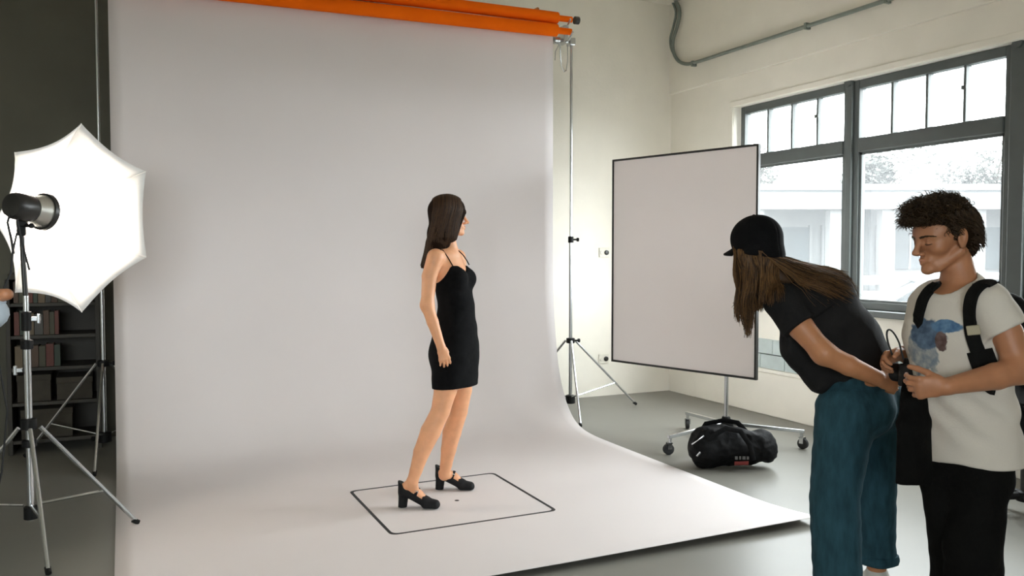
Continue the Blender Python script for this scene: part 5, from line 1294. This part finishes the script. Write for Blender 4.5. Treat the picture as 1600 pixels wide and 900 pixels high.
# cap
m_cap = mat('black_cap_twill', (0.005, 0.005, 0.0055), 0.9, var=0.2, spec=0.1, bump=0.2, bscale=200)
cap = [ell(hw(-0.006, 0, 0.050), (0.112, 0.096, 0.094), HW, k=0.01), ecap(hw(-0.008, 0, 0.03), hw(-0.012, 0, -0.030), 0.106, 0.108, HW[1], 0.094, 0.096, k=0.01)]
cq = hw(0, 0, -0.016); cn = (HW[2]-HW[0]*0.30).normalized()
def cap_post(F, x, y, z):
    rel_u = (x-cq.x)*cn.x+(y-cq.y)*cn.y+(z-cq.z)*cn.z
    ang = np.arctan2((x-cq.x)*HW[1].x+(y-cq.y)*HW[1].y+(z-cq.z)*HW[1].z, (x-cq.x)*HW[0].x+(y-cq.y)*HW[0].y+(z-cq.z)*HW[0].z)
    F = F+0.0015*np.exp(-(np.sin(3*ang)/0.08)**2)
    return np.maximum(F, -rel_u)
co = sculpt('cap', cap, 0.003, m_cap, t, post=cap_post)
V = []; Fq = []; NA = 20; NB = 6
for lay in (0.0, 0.006):
    for i in range(NA+1):
        a = -1.15+2.3*i/NA
        for j in range(NB+1):
            s_ = j/NB; rf = 0.098+0.072*s_*math.cos(a)**0.6
            V.append(tuple(hw(rf*math.cos(a*1.0)+0.002, 0.088*math.sin(a)*(1+0.05*s_), 0.022-0.020*s_-0.026*math.sin(a)**2+lay)))
n1 = (NA+1)*(NB+1)
for i in range(NA):
    for j in range(NB):
        k = i*(NB+1)+j; Fq += [(k, k+1, k+NB+2, k+NB+1), (n1+k, n1+k+NB+1, n1+k+NB+2, n1+k+1)]
for i in range(NA): k = i*(NB+1)+NB; Fq.append((k, n1+k, n1+k+NB+1, k+NB+1))
mesh_np('brim', V, Fq, m_cap, co)
MB().ball(hw(-0.004, 0, 0.144), 0.007, 6).build('button', m_cap, co, smooth=True)
# long loose hair: a curtain at the face and a fall over the shoulder
m_hairc = hair_mat('light_brown_hair', (0.024, 0.012, 0.005), (0.16, 0.08, 0.027)); m_hairc2 = mat('light_brown_hair_mass', (0.045, 0.023, 0.010), 0.6, var=0.3)
hs = [ell(hw(-0.010, 0, -0.01), (0.084, 0.078, 0.070), HW, k=0.02), ecap(hw(-0.01, 0.04, -0.05), Pw(1204, 452, -0.11), 0.034, 0.022, RGT, 0.045, 0.030, k=0.03),
      ecap(hw(-0.01, 0.055, -0.02), Pw(1170, 450, -0.085), 0.026, 0.014, RGT, 0.050, 0.034, k=0.03), ecap(Pw(1170, 450, -0.085), Pw(1165, 492, -0.085), 0.014, 0.005, RGT, 0.034, 0.016, k=0.02),
      ecap(hw(-0.055, 0.02, -0.055), Pw(1232, 434, -0.07), 0.034, 0.024, Lw, 0.060, 0.075, k=0.03),
      ecap(Pw(1232, 434, -0.05), Pw(1278, 430, 0.0), 0.024, 0.020, Lw, 0.09, 0.10, k=0.03)]
ho = sculpt('hair', hs, 0.004, m_hairc2, t)
rr = random.Random(17); cv = []
cl_ = [(rr.random(), rr.uniform(0, 6.3), rr.uniform(0.004, 0.010), rr.uniform(0.6, 1.0)) for i in range(14)]
def edge_u(f_): return -0.016+0.30*f_+0.015
for i in range(1000):
    cu, ph, am, ll = cl_[i % 14]; u = min(1, max(0, cu+rr.gauss(0, 0.05))); b0 = -0.115+0.09*rr.random()
    f_ = 0.052-0.12*u; p0 = hw(f_, 0.080, edge_u(f_)+0.012)
    y2 = 440+98*(1-abs(cu-0.42)*0.9)*ll*rr.uniform(0.75, 1.0)
    c = curve3(p0, Pw(1149+u*44, 425, b0), Pw(1149+u*40, 470, b0), Pw(1152+cu*34+rr.gauss(0, 3), y2, b0), 13)
    cv.append([p+RGT*am*math.sin(ph+j*0.62)*min(1, j/5)+DEEP*am*math.cos(ph+j*0.55)*min(1, j/5)+RGT*rr.uniform(-0.001, 0.001) for j, p in enumerate(c)])
cv2 = []
for i in range(1300):
    u = rr.random(); v = rr.random(); f_ = -0.03-0.07*v
    p0 = hw(f_*0.9, 0.080-0.12*u, edge_u(f_)+0.012); ph = rr.uniform(0, 6.3)+u*9; am = rr.uniform(0.002, 0.006)
    if i % 3 == 0:      # short fall covering the neck, in front of the shoulder
        c = curve3(p0, Pw(1190+26*u, 420, -0.13), Pw(1188+30*u, 440, -0.15), Pw(1185+40*u, 452+24*v, -0.16), 12)
    else:
        c = curve3(p0, Pw(1210+18*v, 400+24*v, -0.14+0.14*u), Pw(1245+rr.uniform(-6, 12), 408+40*v*(1-0.5*u), -0.15+0.20*u), Pw(1258+70*rr.random(), 424+46*v+rr.uniform(-5, 8), -0.13+0.22*u), 12)
    cv2.append([p+ZV*am*math.sin(ph+j*0.7)*min(1, j/4) for j, p in enumerate(c)])
cv2 = push(hs, push(tee, cv2, 0.009), 0.004)
cv = push(hs[:4], cv, 0.002)
strands('hair_strand', m_hairc, ho, cv+cv2, 0.0019, taper=0.3)

# ------------------------------------------------------------------ person at the left edge: only a thumb and a cup reach into the picture
m_shirt = mat('pale_blue_shirt', (0.55, 0.63, 0.72), 0.8, var=0.05)
DL = 1.30
hc = at(-27, 491, DL)                              # the cup
bx0 = Vector((hc.x, hc.y, 0))-RGT*0.46-DEEP*0.10
t = thing('person', Vector((bx0.x, bx0.y, 0)), 'person mostly beyond the left edge, thumb showing over a pale cup', 'person')
def Pl(a, b, z): return Vector((bx0.x, bx0.y, 0))+RGT*a+DEEP*b+ZV*z
FL = frame(RGT+DEEP*0.15); Ll = FL[1]
hp, hl = head_prims(Pl(0.03, 0, 1.60), FL[0], FL[1], FL[2], 1.0, male=True)
neck = [ecap(hl(-0.02, 0, -0.05), Pl(-0.01, 0, 1.42), 0.054, 0.06, k=0.03)]
sr, sl_ = Pl(0.0, 0, 1.385)-Ll*0.17, Pl(0.0, 0, 1.385)+Ll*0.17
torso = [ecap(sr, sl_, 0.05, k=0.03), ecap(Pl(0, 0, 1.34), Pl(0, 0, 1.10), 0.095, 0.098, Ll, 0.155, 0.14, k=0.03), ecap(Pl(0, 0, 1.10), Pl(0, 0, 0.90), 0.098, 0.11, Ll, 0.14, 0.165, k=0.02)]
wl_ = Vector(hc)-RGT*0.062+DEEP*0.055-ZV*0.045
er = Pl(0.16, -0.16, 1.17)
arm = limb([sr, er], [0.052, 0.042])+limb([er, wl_], [0.042, 0.028])
hnd = hand_prims(wl_, ZV*0.95-RGT*0.25, -DEEP, RGT, 0.95, curl=(0.6, 0.8, 0.5), thumb=0.3, tcurl=0.1)[:-3]
hnd += [ecap(wl_+ZV*0.03+RGT*0.01, at(-32, 474, 1.325), 0.014, 0.013, k=0.012), ecap(at(-32, 474, 1.325), at(-8, 463, 1.31), 0.012, 0.0115, k=0.006), ecap(at(-8, 463, 1.31), at(11, 460, 1.295), 0.0115, 0.0092, k=0.006)]
el2, wl2 = Pl(0.02, 0.24, 1.10), Pl(0.10, 0.22, 0.86)
arm2 = limb([sl_, el2], [0.052, 0.042])+limb([el2, wl2], [0.042, 0.028]); hnd2 = hand_prims(wl2, Vector((0, 0, -1))+RGT*0.1, -DEEP, RGT, 0.95)
lg = [[Pl(0, 0, 0.88)+Ll*q*0.09, Pl(0.01, 0, 0.48)+Ll*q*0.10, Pl(0, 0, 0.09)+Ll*q*0.11] for q in (-1, 1)]
legs = limb(lg[0], [0.09, 0.06, 0.042])+limb(lg[1], [0.09, 0.06, 0.042])
sculpt('body', torso+neck+arm+arm2+legs+hp+hnd+hnd2, 0.007, m_skinb, t, fine=[(wl_+RGT*0.09, (0.11, 0.11, 0.09)), (hl(0, 0, 0), (0.13, 0.13, 0.13))], hf=0.003)
sculpt('shirt', grow(torso+arm[:1]+arm2[:1], 0.014)+[ecap(er, er.lerp(wl_, 0.55), 0.05, 0.046, k=0.02), ecap(el2, el2.lerp(wl2, 0.6), 0.05, 0.046, k=0.02)], 0.007, m_shirt, t, post=lambda F, x, y, z: np.maximum(F+0.005*wv1(x, y, z), 0.84-z))
sculpt('trousers', grow(legs, 0.016)+[ecap(Pl(0, 0, 0.90), Pl(0, 0, 0.84), 0.115, 0.115, Ll, 0.17, 0.17, k=0.02)], 0.008, m_trs, t, post=lambda F, x, y, z: np.maximum(np.maximum(F, z-0.94), 0.06-z))
sculpt('hair', [ell(hl(-0.02, 0, 0.055), (0.098, 0.082, 0.085), FL, k=0.02), ell(hl(0.115, 0, -0.01), (0.05, 0.08, 0.075), FL, k=0.01, op='s')], 0.004, m_hairbase, t, post=lambda F, x, y, z: F+0.003*wc(x, y, z))
for q in (0, 1): sneaker(t, lg[q][-1], RGT)
t = thing('cup', Vector(hc)-ZV*0.022, 'small rounded pale blue cup held at the very left edge of picture', 'cup')
MB().lathe(Vector(hc)-ZV*0.022, ZV, [(0, 0.018), (0.002, 0.024), (0.010, 0.032), (0.020, 0.036), (0.030, 0.035), (0.038, 0.031), (0.038, 0.028), (0.010, 0.026)], 28).build('wall', m_shirt, t, smooth=True)
MB().lathe(Vector(hc)+ZV*0.016, ZV, [(0, 0.031), (0.002, 0.032), (0.005, 0.030), (0.007, 0.02), (0.008, 0.005)], 28).build('lid', m_shirt, t, smooth=True)
